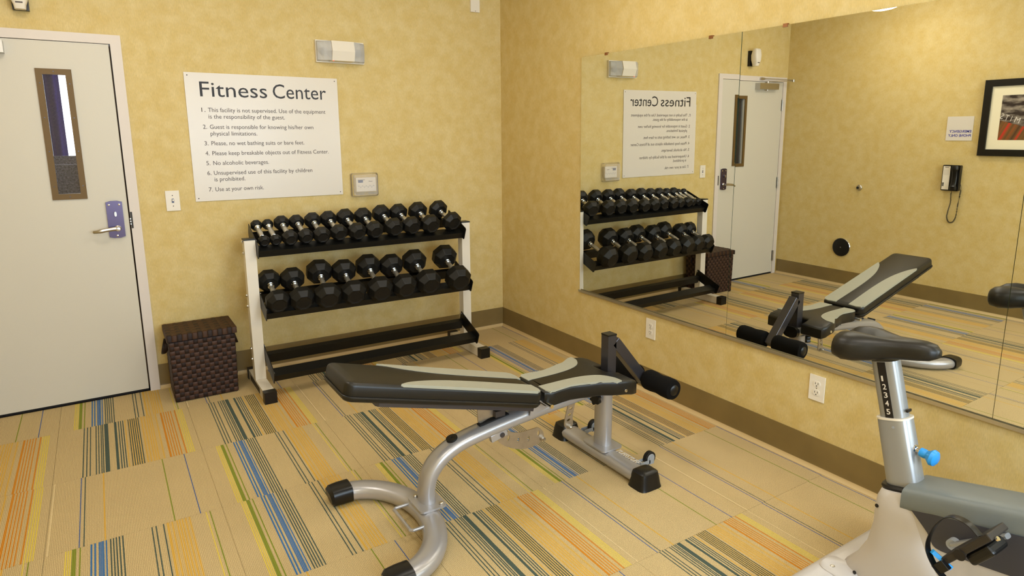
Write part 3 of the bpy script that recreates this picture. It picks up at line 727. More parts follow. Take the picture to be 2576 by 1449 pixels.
DB2 = [(0.0709, (-1.838, -0.271, 0.658), (-1.838, -0.485, 0.572)), (0.0756, (-1.701, -0.289, 0.655), (-1.701, -0.495, 0.572)), (0.0829, (-1.525, -0.259, 0.675), (-1.550, -0.510, 0.573)), (0.0805, (-1.372, -0.278, 0.665), (-1.388, -0.510, 0.571)), (0.0840, (-1.201, -0.258, 0.676), (-1.218, -0.514, 0.573)), (0.0823, (-1.046, -0.279, 0.666), (-1.052, -0.513, 0.572)), (0.0869, (-0.873, -0.269, 0.675), (-0.881, -0.510, 0.577)), (0.0893, (-0.634, -0.259, 0.681), (-0.661, -0.518, 0.577))]
ordi = ['first', 'second', 'third', 'fourth', 'fifth', 'sixth', 'seventh', 'eighth', 'ninth', 'tenth', 'eleventh', 'last']
def head_mesh(r, hl):
    b = NB(); rings = []; n = 8
    for h, k in ((-hl / 2, 0.50), (-hl / 2, 0.66), (-hl / 2 + hl * 0.30, 1.0), (hl / 2 - hl * 0.30, 1.0), (hl / 2, 0.66), (hl / 2 - 0.003, 0.50)):
        rings.append([Vector((r * k * math.cos(2 * PI * (i + 0.5) / n), r * k * math.sin(2 * PI * (i + 0.5) / n), h)) for i in range(n)])
    loft(b, rings); bmesh.ops.recalc_face_normals(b, faces=b.faces[:])
    es = [e for e in b.edges if e.calc_face_angle(0) > 0.3]
    bmesh.ops.bevel(b, geom=es, offset=0.0025, segments=2, profile=0.5, affect='EDGES')
    me = bpy.data.meshes.new('head'); b.to_mesh(me); b.free(); me.materials.append(MATS['rubber']); return me
def handle_mesh(L_):
    b = NB(); h = L_ / 2
    prof = [(0.0125, -h)] + [(0.0125 + 0.0035 * math.cos(PI * t / 2) ** 2, t * h * 0.78) for t in [q / 6 for q in range(-6, 7)]] + [(0.0125, h)]
    lathe(b, prof, (0, 0, 0), (0, 0, 1), 14); bmesh.ops.recalc_face_normals(b, faces=b.faces[:])
    me = bpy.data.meshes.new('handle'); b.to_mesh(me); b.free(); me.materials.append(MATS['knurled'])
    for p in me.polygons: p.use_smooth = True
    return me
def collar_mesh():
    b = NB(); lathe(b, [(0.0128, -0.011), (0.0190, -0.011), (0.0190, -0.004), (0.0155, -0.002), (0.0155, 0.002), (0.0185, 0.004), (0.0165, 0.011), (0.0128, 0.011)], (0, 0, 0), (0, 0, 1), 16)
    bmesh.ops.recalc_face_normals(b, faces=b.faces[:])
    me = bpy.data.meshes.new('collar'); b.to_mesh(me); b.free(); me.materials.append(MATS['chrome'])
    for p in me.polygons: p.use_smooth = True
    me.set_sharp_from_angle(angle=0.6); return me
HM, NM = {}, {}; CM = collar_mesh()
def dumbbell(r, R, F, label, group):
    R, F = Vector(R), Vector(F); ax = (F - R); D = ax.length; ax.normalize(); mid = (R + F) / 2
    hl = 0.050 + (r - 0.036) * 1.5
    hl = min(hl, D - 0.105)
    key = (r, round(hl, 3))
    if key not in HM: HM[key] = head_mesh(r, hl)
    hk = round(D - hl + 0.01, 3)
    if hk not in NM: NM[hk] = handle_mesh(hk)
    xa = Vector((1, 0, 0)); xa = (xa - ax * xa.dot(ax)).normalized(); ya = ax.cross(xa)
    o = bpy.data.objects.new('dumbbell', None); COL.objects.link(o); o.empty_display_size = 0.05
    o.matrix_world = frame_m(mid, xa, ya, ax); tag(o, label, 'dumbbell', group)
    hd = []
    for s in (-1, 1):
        h = bpy.data.objects.new('head', HM[key]); COL.objects.link(h); h.parent = o; h.location = (0, 0, s * D / 2)
        if random.random() < 0.25: h.rotation_euler = (0, 0, PI / 8 * 0)
    g = bpy.data.objects.new('handle', NM[hk]); COL.objects.link(g); g.parent = o
    for s in (-1, 1):
        c = bpy.data.objects.new('collar', CM); COL.objects.link(c); c.parent = g; c.location = (0, 0, s * (D / 2 - hl / 2 - 0.008))
        if s < 0: c.rotation_euler = (PI, 0, 0)
    return o
for k, (r, R, F) in enumerate(DB1):
    size = 'smallest' if k < 2 else 'small' if k < 4 else 'medium'
    dumbbell(r, R, F, '%s black rubber dumbbell, %s from the door side on the top tier of the rack' % (size, ordi[k]), 'dumbbells on the top tier')
for k, (r, R, F) in enumerate(DB2):
    o_ = 'last' if k == 7 else ordi[k]
    dumbbell(r, R, F, 'big black rubber dumbbell, %s from the door side on the middle tier of the rack' % o_, 'dumbbells on the middle tier')

# ------------------------------------------------------------------ woven basket
bk = thing('woven_basket', (-2.235, -0.17, 0), 'dark brown woven strap laundry basket with lid between door and rack', 'basket')
BX0, BX1, BY0, BY1, BH = -2.412, -2.062, -0.312, -0.045, 0.372     # at the rim; the base is narrower
def bface(z):        # half sizes shrink a little toward the floor
    k = 1 - (1 - z / BH) * 0.035; cx, cy = (BX0 + BX1) / 2, (BY0 + BY1) / 2
    return cx - (BX1 - BX0) / 2 * k, cx + (BX1 - BX0) / 2 * k, cy - (BY1 - BY0) / 2 * k, cy + (BY1 - BY0) / 2 * k
b = NB(); rg = []
for z in (0.003, BH - 0.004):
    a0, a1, c0, c1 = bface(z); rg.append([Vector(p) for p in ((a0 + .004, c0 + .004, z), (a1 - .004, c0 + .004, z), (a1 - .004, c1 - .004, z), (a0 + .004, c1 - .004, z))])
loft(b, rg); mk('liner', b, 'wicker_dark', bk)
NVX, NVY, NH = 14, 10, 14
def strap(path, wv, m, parent, wd_):
    """flat strap: path of (centre point, outward normal); wv = width direction"""
    b = NB(); wv = Vector(wv); R = []
    for p, n in path:
        p, n = Vector(p), Vector(n)
        R.append([b.verts.new(p + wv * s * wd_ + n * h) for s, h in ((-1, 0.0), (-0.8, 0.0012), (0.8, 0.0012), (1, 0.0))])
    for p, q in zip(R, R[1:]):
        for k in range(3): b.faces.new((p[k], p[k + 1], q[k + 1], q[k])).smooth = True
    return mk('weave_strap', b, m, parent)
A_ = 0.0022
sides = [((0, -1, 0), 'x', NVX), ((1, 0, 0), 'y', NVY), ((0, 1, 0), 'x', NVX), ((-1, 0, 0), 'y', NVY)]
def side_pt(s, t, z):
    a0, a1, c0, c1 = bface(z)
    return [(a0 + (a1 - a0) * t, c0), (a1, c0 + (c1 - c0) * t), (a1 + (a0 - a1) * t, c1), (a0, c1 + (c0 - c1) * t)][s]
for s, (nrm, axn, nv) in enumerate(sides):
    for k in range(nv):           # upright straps
        path = []
        for q in range(NH * 4 + 1):
            zz = 0.006 + (BH - 0.012) * q / (NH * 4); ph = math.cos(PI * (q / 4 - 0.5) + PI * (k % 2))
            x, y = side_pt(s, (k + 0.5) / nv, zz); h = A_ * ph
            path.append(((x + nrm[0] * h, y + nrm[1] * h, zz), nrm))
        strap(path, Vector((0, 0, 1)).cross(Vector(nrm)), 'wicker_dark', bk, 0.0116)
    for k in range(NH):           # level straps
        path = []; zz = 0.006 + (BH - 0.012) * (k + 0.5) / NH
        for q in range(nv * 4 + 1):
            ph = -math.cos(PI * (q / 4 - 0.5) + PI * (k % 2)); x, y = side_pt(s, q / (nv * 4), zz); h = A_ * ph
            path.append(((x + nrm[0] * h, y + nrm[1] * h, zz), nrm))
        strap(path, (0, 0, 1), 'wicker_sheen', bk, 0.0118)
LX0, LX1, LY0, LY1, LZ0, LZ1 = -2.421, -2.050, -0.324, -0.036, 0.3735, 0.412
b = NB(); bx(b, LX0 + .003, LX1 - .003, LY0 + .003, LY1 - .003, LZ0, LZ1 - 0.003); lid = mk('lid', b, 'wicker_lid', bk, bev=0.003)
for k in range(NVX):              # straps over the lid, front rim to back rim
    x = LX0 + (LX1 - LX0) * (k + 0.5) / NVX; path = [((x, LY0, LZ0), (0, -1, 0)), ((x, LY0, LZ1 - 0.004), (0, -1, 0)), ((x, LY0 + 0.002, LZ1 - 0.001), (0, -0.7, 0.7))]
    for q in range(1, NVY * 4):
        path.append(((x, LY0 + (LY1 - LY0) * q / (NVY * 4), LZ1 - 0.001 + A_ * 0.7 * math.cos(PI * (q / 4 - 0.5) + PI * (k % 2))), (0, 0, 1)))
    path += [((x, LY1 - 0.002, LZ1 - 0.001), (0, 0.7, 0.7)), ((x, LY1, LZ1 - 0.004), (0, 1, 0)), ((x, LY1, LZ0), (0, 1, 0))]
    strap(path, (1, 0, 0), 'wicker_lid' if k % 2 else 'wicker_dark', lid, 0.0122)
for k in range(NVY):
    y = LY0 + (LY1 - LY0) * (k + 0.5) / NVY; path = [((LX0, y, LZ0), (-1, 0, 0)), ((LX0, y, LZ1 - 0.004), (-1, 0, 0)), ((LX0 + 0.002, y, LZ1 - 0.001), (-0.7, 0, 0.7))]
    for q in range(1, NVX * 4):
        path.append(((LX0 + (LX1 - LX0) * q / (NVX * 4), y, LZ1 - 0.001 - A_ * 0.7 * math.cos(PI * (q / 4 - 0.5) + PI * (k % 2))), (0, 0, 1)))
    path += [((LX1 - 0.002, y, LZ1 - 0.001), (0.7, 0, 0.7)), ((LX1, y, LZ1 - 0.004), (1, 0, 0)), ((LX1, y, LZ0), (1, 0, 0))]
    strap(path, (0, -1, 0), 'wicker_lid', lid, 0.0130)
for sx, x in ((-1, BX0 - 0.003), (1, BX1 + 0.003)):
    b = NB(); yc = (BY0 + BY1) / 2
    sweep(b, catmull([(x, yc - 0.055, 0.345), (x + sx * 0.012, yc - 0.050, 0.300), (x + sx * 0.022, yc, 0.272), (x + sx * 0.012, yc + 0.050, 0.300), (x, yc + 0.055, 0.345)], 5), 0.0018, 0.010, nref=(1, 0, 0), n=6)
    mk('side_handle', b, 'wicker_dark', bk, smooth=True)

# ------------------------------------------------------------------ adjustable bench
BY = -2.172
bn = thing('adjustable_bench', (-1.25, BY, 0), 'silver adjustable weight bench with black and grey pads and foam leg rollers', 'bench')
# rear U foot
uc = []
for k in range(33):
    a = -PI / 2 + PI * k / 32; uc.append((-1.925 + 0.240 * math.cos(a), -2.190 + 0.328 * math.sin(a), 0.037))
uc = [(-1.955, uc[0][1], 0.037)] + uc + [(-1.955, uc[-1][1], 0.037)]
b = NB(); sweep(b, uc, 0.047, 0.033, nref=(0, 0, 1), n=20, e=2.5); uf = mk('u_foot', b, 'silver_paint', bn, smooth=True, label='curved silver U-shaped foot')
for sy in (-1, 1):
    yy = -2.190 + sy * 0.328; b = NB()
    sweep(b, [(-1.886, yy, 0.039), (-1.93, yy, 0.039), (-1.965, yy, 0.038), (-1.976, yy, 0.036)], [0.053, 0.053, 0.051, 0.042], [0.039, 0.039, 0.037, 0.028], nref=(0, 0, 1), n=20, e=3.2)
    mk('foot_cap', b, 'black_plastic', uf, smooth=True)
b = NB(); prism(b, rrect(-1.728, -1.612, BY - 0.082, BY + 0.062, 0.02, 4), frame_m((0, 0, 0), (1, 0, 0), (0, 1, 0), (0, 0, 1)), 0.0702, 0.0785); mk('base_plate', b, 'silver_paint', bn, bev=0.002)
for dx, dy in ((0.035, -0.062), (-0.03, 0.045)):
    b = NB(); lathe(b, [(0.009, 0), (0.009, 0.006), (0.006, 0.009), (0, 0.009)], (-1.668 + dx, BY + dy - 0.002, 0.0785), (0, 0, 1), 8); mk('bolt', b, 'satin_metal', bn)
b = NB(); sweep(b, [(-1.722, BY + 0.045, 0.055), (-1.786, BY + 0.045, 0.055), (-1.794, BY + 0.037, 0.055), (-1.794, BY - 0.127, 0.055), (-1.786, BY - 0.135, 0.055), (-1.728, BY - 0.135, 0.055)], 0.0065, 0.0065, n=10)
mk('carry_handle', b, 'silver_paint', bn, smooth=True, label='small silver bar handle on the U foot')
# main tube
mp_ = catmull([(-1.668, BY, 0.078), (-1.667, BY, 0.130), (-1.652, BY, 0.188), (-1.610, BY, 0.240), (-1.548, BY, 0.276), (-1.470, BY, 0.298), (-1.300, BY, 0.324), (-1.110, BY, 0.344), (-0.900, BY, 0.362), (-0.690, BY, 0.380)], 5)
b = NB(); sweep(b, mp_, 0.046, 0.031, sref=(0, 1, 0), n=22, e=2.5); mt = mk('main_tube', b, 'silver_paint', bn, smooth=True, label='bent silver main tube')
b = NB(); sweep(b, [(-0.694, BY, 0.380), (-0.668, BY, 0.382)], 0.048, 0.033, sref=(0, 1, 0), n=22, e=2.5); mk('end_plug', b, 'black_plastic', mt, smooth=True)
b = NB(); lathe(b, [(0.022, 0), (0.024, 0.004), (0.024, 0.014), (0.004, 0.014), (0.0035, 0.012), (0, 0.012)], (-1.545, BY, 0.304), (-0.26, 0, 0.97), 20); mk('rubber_bumper', b, 'rubber', mt, smooth=True)
b = NB(); M = frame_m((-1.355, BY - 0.004, 0.3495), (0.987, 0, 0.12), (0, 1, 0), (-0.12, 0, 0.987)); prism(b, [(-0.070, -0.013), (0.075, -0.013), (0.075, 0.013), (-0.070, 0.013)], M, -0.004, 0.0035); mk('slot', b, 'dark_gap', mt)
# front post and foot
b = NB(); sweep(b, [(-0.742, BY, 0.072), (-0.742, BY, 0.355)], 0.046, 0.034, sref=(0, 1, 0), n=20, e=2.5); po = mk('front_post', b, 'silver_paint', bn, smooth=True, label='upright silver post under the seat')
b = NB(); prism(b, rrect(-0.806, -0.682, BY - 0.082, BY + 0.082, 0.02, 4), frame_m((0, 0, 0), (1, 0, 0), (0, 1, 0), (0, 0, 1)), 0.0672, 0.0745); mk('base_plate', b, 'silver_paint', bn, bev=0.002)
b = NB(); bx(b, -0.7075, -0.7062, BY - 0.024, BY + 0.024, 0.225, 0.300); wl = mk('warning_label', b, 'white_plastic', po)
b = NB(); bx(b, -0.7060, -0.7050, BY - 0.024, BY + 0.024, 0.275, 0.300); mk('warning_band', b, 'warning_yellow', wl)
b = NB(); sweep(b, [(-0.758, -1.885, 0.036), (-0.758, -2.49, 0.036)], 0.047, 0.031, nref=(0, 0, 1), n=20, e=2.5); ff = mk('front_foot', b, 'silver_paint', bn, smooth=True)
for y0, sd in ((-2.435, -1), (-1.935, 1)):
    b = NB(); yy = [y0, y0 + sd * 0.05, y0 + sd * 0.085, y0 + sd * 0.098]
    rings = []
    for z, gx, gy in ((0.0, 0.064, 0.056), (0.012, 0.060, 0.052), (0.05, 0.054, 0.047), (0.070, 0.049, 0.042), (0.077, 0.036, 0.030)):
        rings.append([Vector((x, y, z)) for x, y in se_ring(-0.752, y0 + sd * 0.043, gx, gy, 24, 4.5)])
    loft(b, rings); mk('foot_cap', b, 'black_plastic', ff, smooth=True)
lettering('maker_lettering', 'TUFFSTUFF', (-0.740, BY - 0.092, 0.0672), (0, -1, 0), (1, 0, 0), (0, 0, 1), 0.150, 0.028, 'sign_white', ff, depth=0.0012, shear=0.25, bold=0.01)
for y0, sd in ((-2.395, -1), (-1.985, 1)):
    b = NB(); bx(b, -0.715, -0.655, y0 - 0.016, y0 - 0.013, 0.045, 0.062); bx(b, -0.715, -0.655, y0 + 0.013, y0 + 0.016, 0.045, 0.062); bx(b, -0.717, -0.690, y0 - 0.016, y0 + 0.016, 0.042, 0.0455)
    bx(b, -0.662, -0.632, y0 - 0.016, y0 - 0.013, 0.040, 0.075); bx(b, -0.662, -0.632, y0 + 0.013, y0 + 0.016, 0.040, 0.075)
    fk = mk('caster_fork', b, 'caster_grey', bn)
    b = NB(); lathe(b, [(0.010, -0.012), (0.024, -0.012), (0.031, -0.009), (0.031, 0.009), (0.024, 0.012), (0.010, 0.012)], (-0.648, y0, 0.066), (0, 1, 0), 24); wh = mk('caster_wheel', b, 'rubber', fk, smooth=True)
    b = NB(); lathe(b, [(0.0, -0.0135), (0.021, -0.0135), (0.022, -0.0122), (0.022, 0.0122), (0.021, 0.0135), (0.0, 0.0135)], (-0.648, y0, 0.066), (0, 1, 0), 20); mk('hub', b, 'caster_grey', wh, smooth=True)
# back pad
H0 = Vector((-1.175, BY, 0.472)); T0 = Vector((-2.003, BY, 0.695)); ua = (T0 - H0).normalized(); PL = (T0 - H0).length; na = Vector((0, -1, 0)).cross(ua); na = na if na.z > 0 else -na
va = na.cross(ua); TH = 0.070
MB_ = frame_m(H0 - na * TH, ua, va, na)      # u from hinge to head, v sideways, w up
sv = 1 if va.y > 0 else -1
HW = 0.134
b = NB(); cushion(b, rrect(0, PL, -HW, HW, 0.035, 5), MB_, TH, 0.014, 0.008); bp_ = mk('back_pad', b, 'vinyl_black', bn, smooth=True, auto=50, label='black vinyl back pad with pale grey side panels')
b = NB(); sweep(b, [MB_ @ Vector((p[0], p[1], 0.018)) for p in rrect(-0.001, PL + 0.001, -HW - 0.001, HW + 0.001, 0.036, 5)], 0.004, 0.004, nref=tuple(na), n=8, closed=True); mk('piping', b, 'vinyl_black', bp_, smooth=True)
for s in (-1, 1):
    inner = [(0.012, 0.042), (0.10, 0.040), (0.25, 0.038), (0.38, 0.042), (0.48, 0.054), (0.56, 0.076), (0.62, 0.102), (0.655, 0.128)]
    inner = [(p.x, p.y) for p in catmull([(a, c, 0) for a, c in inner], 3)]
    pts = inner + [(0.645, HW - 0.003), (0.30, HW - 0.003), (0.035, HW - 0.003), (0.016, HW - 0.014), (0.008, HW - 0.04)]
    pts = [(a, s * c) for a, c in pts]
    b = NB(); prism(b, pts, MB_, TH - 0.006, TH + 0.0052); bmesh.ops.triangulate(b, faces=[f for f in b.faces if len(f.verts) > 4])
    mk('grey_panel', b, 'vinyl_grey', bp_, label='pale grey vinyl side panel')
b = NB(); prism(b, [(0.02, -0.108), (0.715, -0.108), (0.725, -0.098), (0.725, 0.098), (0.715, 0.108), (0.02, 0.108)], MB_, -0.020, -0.0005)
mk('pad_rail', b, 'gunmetal', bn, bev=0.002, label='flat metal rail under the back pad')
# seat pad
SX0, SX1, SZ = -1.158, -0.700, 0.462
def seat_w(t):      # half width along the seat (0 hinge .. 1 front)
    for (a, wa), (c, wc) in zip(SW, SW[1:]):
        if t <= c: q = (t - a) / (c - a); q = q * q * (3 - 2 * q); return wa + (wc - wa) * q
    return SW[-1][1]
SW = [(0.0, 0.105), (0.06, 0.122), (0.30, 0.112), (0.55, 0.140), (0.78, 0.188), (0.93, 0.192), (1.0, 0.178)]
def seat_z(x):      # gentle droop at the front edge
    t = (x - SX0) / (SX1 - SX0); return SZ - 0.006 - 0.010 * math.sin(PI * min(max(t, 0), 1)) * 0 - max(0, t - 0.72) ** 2 * 0.22
ts = [0, .02, .06, .12, .2, .3, .4, .48, .55, .62, .7, .78, .86, .93, .97, 1.0]
LS = SX1 - SX0
near = [(t * LS, -seat_w(t)) for t in ts]; far = [(t * LS, seat_w(t)) for t in ts[::-1]]
notch = [(LS, -0.050), (LS - 0.062, -0.050), (LS - 0.070, -0.042), (LS - 0.070, 0.042), (LS - 0.062, 0.050), (LS, 0.050)]
outl = near + notch + far
SM = frame_m((SX0, BY, SZ - 0.068), (1, 0, 0), (0, 1, 0), (0, 0, 1))
def bend(bm, ax=0):
    for v in bm.verts:
        t = (v.co.x - SX0) / LS; v.co.z -= max(0, t - 0.70) ** 2 * 0.25
b = NB(); cushion(b, outl, SM, 0.068, 0.012, 0.008, 0.002); bend(b); sp_ = mk('seat_pad', b, 'vinyl_black', bn, smooth=True, auto=50, label='black vinyl seat pad flared at the front with a notch')
for s in (-1, 1):
    inn = [(0.012, 0.040), (0.08, 0.040), (0.18, 0.042), (0.26, 0.055), (0.32, 0.085), (0.355, 0.135), (0.362, 0.165)]
    inn = [(p.x, p.y) for p in catmull([(a, c, 0) for a, c in inn], 3)]
    outer = [(t * LS, seat_w(t) - 0.003) for t in (0.79, 0.74, 0.68, 0.6, 0.5, 0.4, 0.3, 0.2, 0.1, 0.05)] + [(0.010, seat_w(0.02) - 0.012)]
    pts = [(a, s * c) for a, c in inn + outer]
    b = NB(); prism(b, pts, SM, 0.058, 0.0712); bmesh.ops.triangulate(b, faces=[f for f in b.faces if len(f.verts) > 4])
    bmesh.ops.subdivide_edges(b, edges=b.edges[:], cuts=1); bend(b)
    mk('grey_panel', b, 'vinyl_grey', sp_, label='pale grey vinyl side panel')
for s in (-1, 1):
    b = NB(); lathe(b, [(0.008, 0), (0.007, 0.003), (0, 0.004)], (-0.775, BY + s * 0.1915, 0.412), (0, s, 0), 12); mk('upholstery_stud', b, 'chrome', sp_, smooth=True)
# leg hold-down
b = NB(); bx(b, -0.742, -0.692, BY - 0.025, BY + 0.025, 0.352, 0.612); lp = mk('leg_post', b, 'gunmetal', bn, bev=0.003, label='square black steel leg-hold post')
b = NB(); bx(b, -0.743, -0.691, BY - 0.026, BY + 0.026, 0.612, 0.619); mk('post_cap', b, 'black_plastic', lp, bev=0.002)
b = NB(); sweep(b, [(-0.700, BY, 0.588), (-0.500, BY, 0.352)], 0.025, 0.020, sref=(0, 1, 0), n=4, e=2.0)
bm_ = NB(); dv = Vector((0.200, 0, -0.236)).normalized(); nv = Vector((0.236, 0, 0.200)).normalized()
b.free(); Ma = frame_m((-0.694, BY, 0.581), tuple(dv), (0, 1, 0), tuple(nv)); bx(bm_, 0.0, 0.322, -0.025, 0.025, -0.025, 0.025, Ma); mk('leg_arm', bm_, 'gunmetal', bn, bev=0.003, label='slanting steel arm down to the foam rollers')
RC = Vector((-0.492, 0, 0.356))
for s in (-1, 1):
    b = NB(); y0 = BY + s * 0.030
    lathe(b, [(0.030, 0), (0.046, 0.004), (0.050, 0.014), (0.050, 0.045), (0.046, 0.085), (0.050, 0.125), (0.050, 0.165), (0.046, 0.178), (0.026, 0.182)], (RC.x, y0, RC.z), (0, s, 0), 28)
    fr = mk('foam_roller', b, 'foam', bn, smooth=True, label='black foam leg roller')
    b = NB(); lathe(b, [(0.026, 0.176), (0.026, 0.183), (0.020, 0.187), (0, 0.188)], (RC.x, y0, RC.z), (0, s, 0), 20); mk('end_plug', b, 'black_plastic', fr, smooth=True)
b = NB(); cyl(b, (RC.x, BY - 0.05, RC.z), (0, 1, 0), 0.012, 0.10, 14); mk('roller_axle', b, 'gunmetal', bn, smooth=True)
# star knob on the post
b = NB(); cyl(b, (-0.775, BY - 0.01, 0.318), (-1, -0.35, 0), 0.009, 0.022, 12); kb = mk('lock_pin', b, 'chrome', bn, smooth=True)
kd = Vector((-1, -0.35, 0)).normalized(); kp = Vector((-0.775, BY - 0.01, 0.318)) + kd * 0.022; ks = kd.cross(Vector((0, 0, 1))); b = NB()
prism(b, [((0.023 + 0.004 * math.cos(5 * 2 * PI * k / 40)) * math.cos(2 * PI * k / 40), (0.023 + 0.004 * math.cos(5 * 2 * PI * k / 40)) * math.sin(2 * PI * k / 40)) for k in range(40)], frame_m(kp, ks, (0, 0, 1), tuple(-ks.cross(Vector((0, 0, 1))) if False else kd)), 0, 0.024)
mk('star_knob', b, 'black_plastic', bn, bev=0.002)
# back adjustment quadrant (holes are real)
def holed_plate(name, outer, holes, M, d, m, parent, label):
    b = NB(); lo = []
    def ring(pts): return [b.verts.new((p[0], p[1], 0)) for p in pts]
    loops = [ring(outer)] + [ring(h) for h in holes]; es = []
    for l in loops:
        for k in range(len(l)): es.append(b.edges.new((l[k], l[(k + 1) % len(l)])))
    bmesh.ops.triangle_fill(b, use_beauty=True, use_dissolve=False, edges=es)
    ex = bmesh.ops.extrude_face_region(b, geom=b.faces[:]); vs = [v for v in ex['geom'] if isinstance(v, bmesh.types.BMVert)]
    bmesh.ops.translate(b, verts=vs, vec=(0, 0, d)); bmesh.ops.transform(b, matrix=M, verts=b.verts[:])
    return mk(name, b, m, parent, label=label)
MQ = frame_m((0, BY - 0.013, 0), (1, 0, 0), (0, 0, 1), (0, -1, 0))
qo = catmull([(-1.345, 0.298, 0), (-1.295, 0.284, 0), (-1.235, 0.262, 0), (-1.165, 0.260, 0), (-1.128, 0.258, 0), (-1.102, 0.225, 0), (-1.108, 0.192, 0), (-1.175, 0.175, 0), (-1.255, 0.192, 0), (-1.330, 0.240, 0)], 4, closed=True)
def slot(cx, cy, rx, ry, a=0.35): return [(cx + rx * math.cos(t) * math.cos(a) - ry * math.sin(t) * math.sin(a), cy + rx * math.cos(t) * math.sin(a) + ry * math.sin(t) * math.cos(a)) for t in [2 * PI * k / 14 for k in range(14)]]
qp = holed_plate('adjustment_plate', [(p.x, p.y) for p in qo], [slot(-1.285, 0.250, .006, .013, -.3), slot(-1.235, 0.228, .006, .013, -.2), slot(-1.182, 0.220, .006, .013, -.05), slot(-1.130, 0.232, .006, .013, 0)], MQ, 0.005, 'plate_steel', bn, 'curved steel back adjustment plate with holes')
b = NB(); lathe(b, [(0.011, 0), (0.011, 0.016), (0.007, 0.016), (0.007, 0.022), (0.004, 0.027), (0, 0.027)], (-1.112, BY - 0.018, 0.205), (0, -1, 0), 14); mk('stop_bolt', b, 'satin_metal', qp, smooth=True)
b = NB(); bx(b, -0.040, 0.040, -0.022, 0.0, -0.020, 0.012, frame_m((-1.345, BY - 0.018, 0.290), (0.97, 0, 0.22), (0, 1, 0), (-0.22, 0, 0.97))); mk('adjustment_bracket', b, 'silver_paint', bn, bev=0.002)
b = NB(); cyl(b, (-1.330, BY - 0.040, 0.286), (0, -1, 0), 0.011, 0.004, 14); mk('bolt', b, 'gunmetal', bn)
b = NB(); prism(b, [(-1.428, 0.452), (-1.424, 0.352), (-1.412, 0.344), (-1.350, 0.366), (-1.345, 0.455)], MQ, -0.018, -0.012); mk('support_plate', b, 'plate_steel', bn, label='steel plate joining back pad and slot')
b = NB(); bx(b, -1.352, -1.305, BY - 0.024, BY + 0.024, 0.362, 0.388); mk('pad_stop', b, 'gunmetal', bn, bev=0.002)
for s in (-1, 1):
    b = NB(); prism(b, [(-1.20, 0.345), (-1.10, 0.362), (-1.115, 0.420), (-1.185, 0.425)], frame_m((0, BY, 0), (1, 0, 0), (0, 0, 1), (0, -1, 0)), s * 0.052, s * 0.056); mk('hinge_plate', b, 'silver_paint', bn)
b = NB(); cyl(b, (-1.150, BY - 0.150, 0.410), (0, 1, 0), 0.009, 0.300, 14); mk('hinge_pin', b, 'chrome', bn, smooth=True)
# seat adjustment strip
so = catmull([(-0.962, 0.372, 0), (-0.925, 0.372, 0), (-0.928, 0.320, 0), (-0.940, 0.265, 0), (-0.938, 0.225, 0), (-0.962, 0.208, 0), (-0.985, 0.228, 0), (-0.980, 0.275, 0), (-0.966, 0.325, 0)], 4, closed=True)
ap = holed_plate('seat_adjuster', [(p.x, p.y) for p in so], [slot(-0.947, 0.335, .010, .006, .2), slot(-0.951, 0.306, .010, .006, .2), slot(-0.957, 0.278, .010, .006, .2), slot(-0.962, 0.252, .010, .006, .2)], MQ, 0.005, 'plate_steel', bn, 'steel seat adjustment strip with holes')
b = NB(); lathe(b, [(0.010, 0), (0.010, 0.014), (0.006, 0.014), (0.006, 0.020), (0, 0.024)], (-0.962, BY - 0.018, 0.222), (0, -1, 0), 12); mk('stop_bolt', b, 'satin_metal', ap, smooth=True)
b = NB(); bx(b, -0.985, -0.880, BY - 0.036, BY - 0.019, 0.340, 0.372); mk('seat_bracket', b, 'silver_paint', bn, bev=0.002)
b = NB(); cyl(b, (-0.930, BY - 0.040, 0.356), (0, 1, 0), 0.010, 0.004, 12); mk('bolt', b, 'gunmetal', bn)
b = NB(); bx(b, -1.12, -0.80, BY - 0.045, BY + 0.045, SZ - 0.088, SZ - 0.0685); mk('seat_rail', b, 'silver_paint', bn)

# ------------------------------------------------------------------ exercise bike (faces away from the sign wall, beside the mirrors)
KX = -0.570
bi = thing('exercise_bike', (KX, -3.75, 0), 'white and grey upright exercise bike with black saddle by the mirrors', 'exercise bike')
def yz_ring(x, pts): return [Vector((x, a, c)) for a, c in pts]
# saddle: loft of cross-sections from the tail to the nose
sec = [(-3.218, .028, .018, .842), (-3.224, .068, .036, .842), (-3.242, .102, .048, .843), (-3.276, .118, .054, .845), (-3.312, .112, .052, .848), (-3.352, .084, .046, .853), (-3.395, .057, .041, .859),
       (-3.438, .046, .038, .866), (-3.480, .041, .035, .872), (-3.510, .032, .029, .875), (-3.528, .016, .015, .876)]
b = NB(); rings = []
for y, hw, hh, zc in sec:
    ring = []
    for k in range(28):
        t = 2 * PI * k / 28; c, q = math.cos(t), math.sin(t)
        x = hw * math.copysign(abs(c) ** 0.75, c); z = hh * math.copysign(abs(q) ** 0.75, q)
        if q > 0:
            dip = 0.030 * math.exp(-(x / 0.024) ** 2) * max(0.0, min(1.0, (3.42 + y) / 0.12)) ; z -= dip
        else: z *= 0.62 + 0.38 * min(1, abs(x) / max(hw, 1e-4)) * (1 if hw > 0.06 else 0.6)
        ring.append(Vector((KX + x, y, zc + z)))
    rings.append(ring)
loft(b, rings); mk('saddle', b, 'vinyl_black', bi, smooth=True, auto=80, label='padded black saddle')
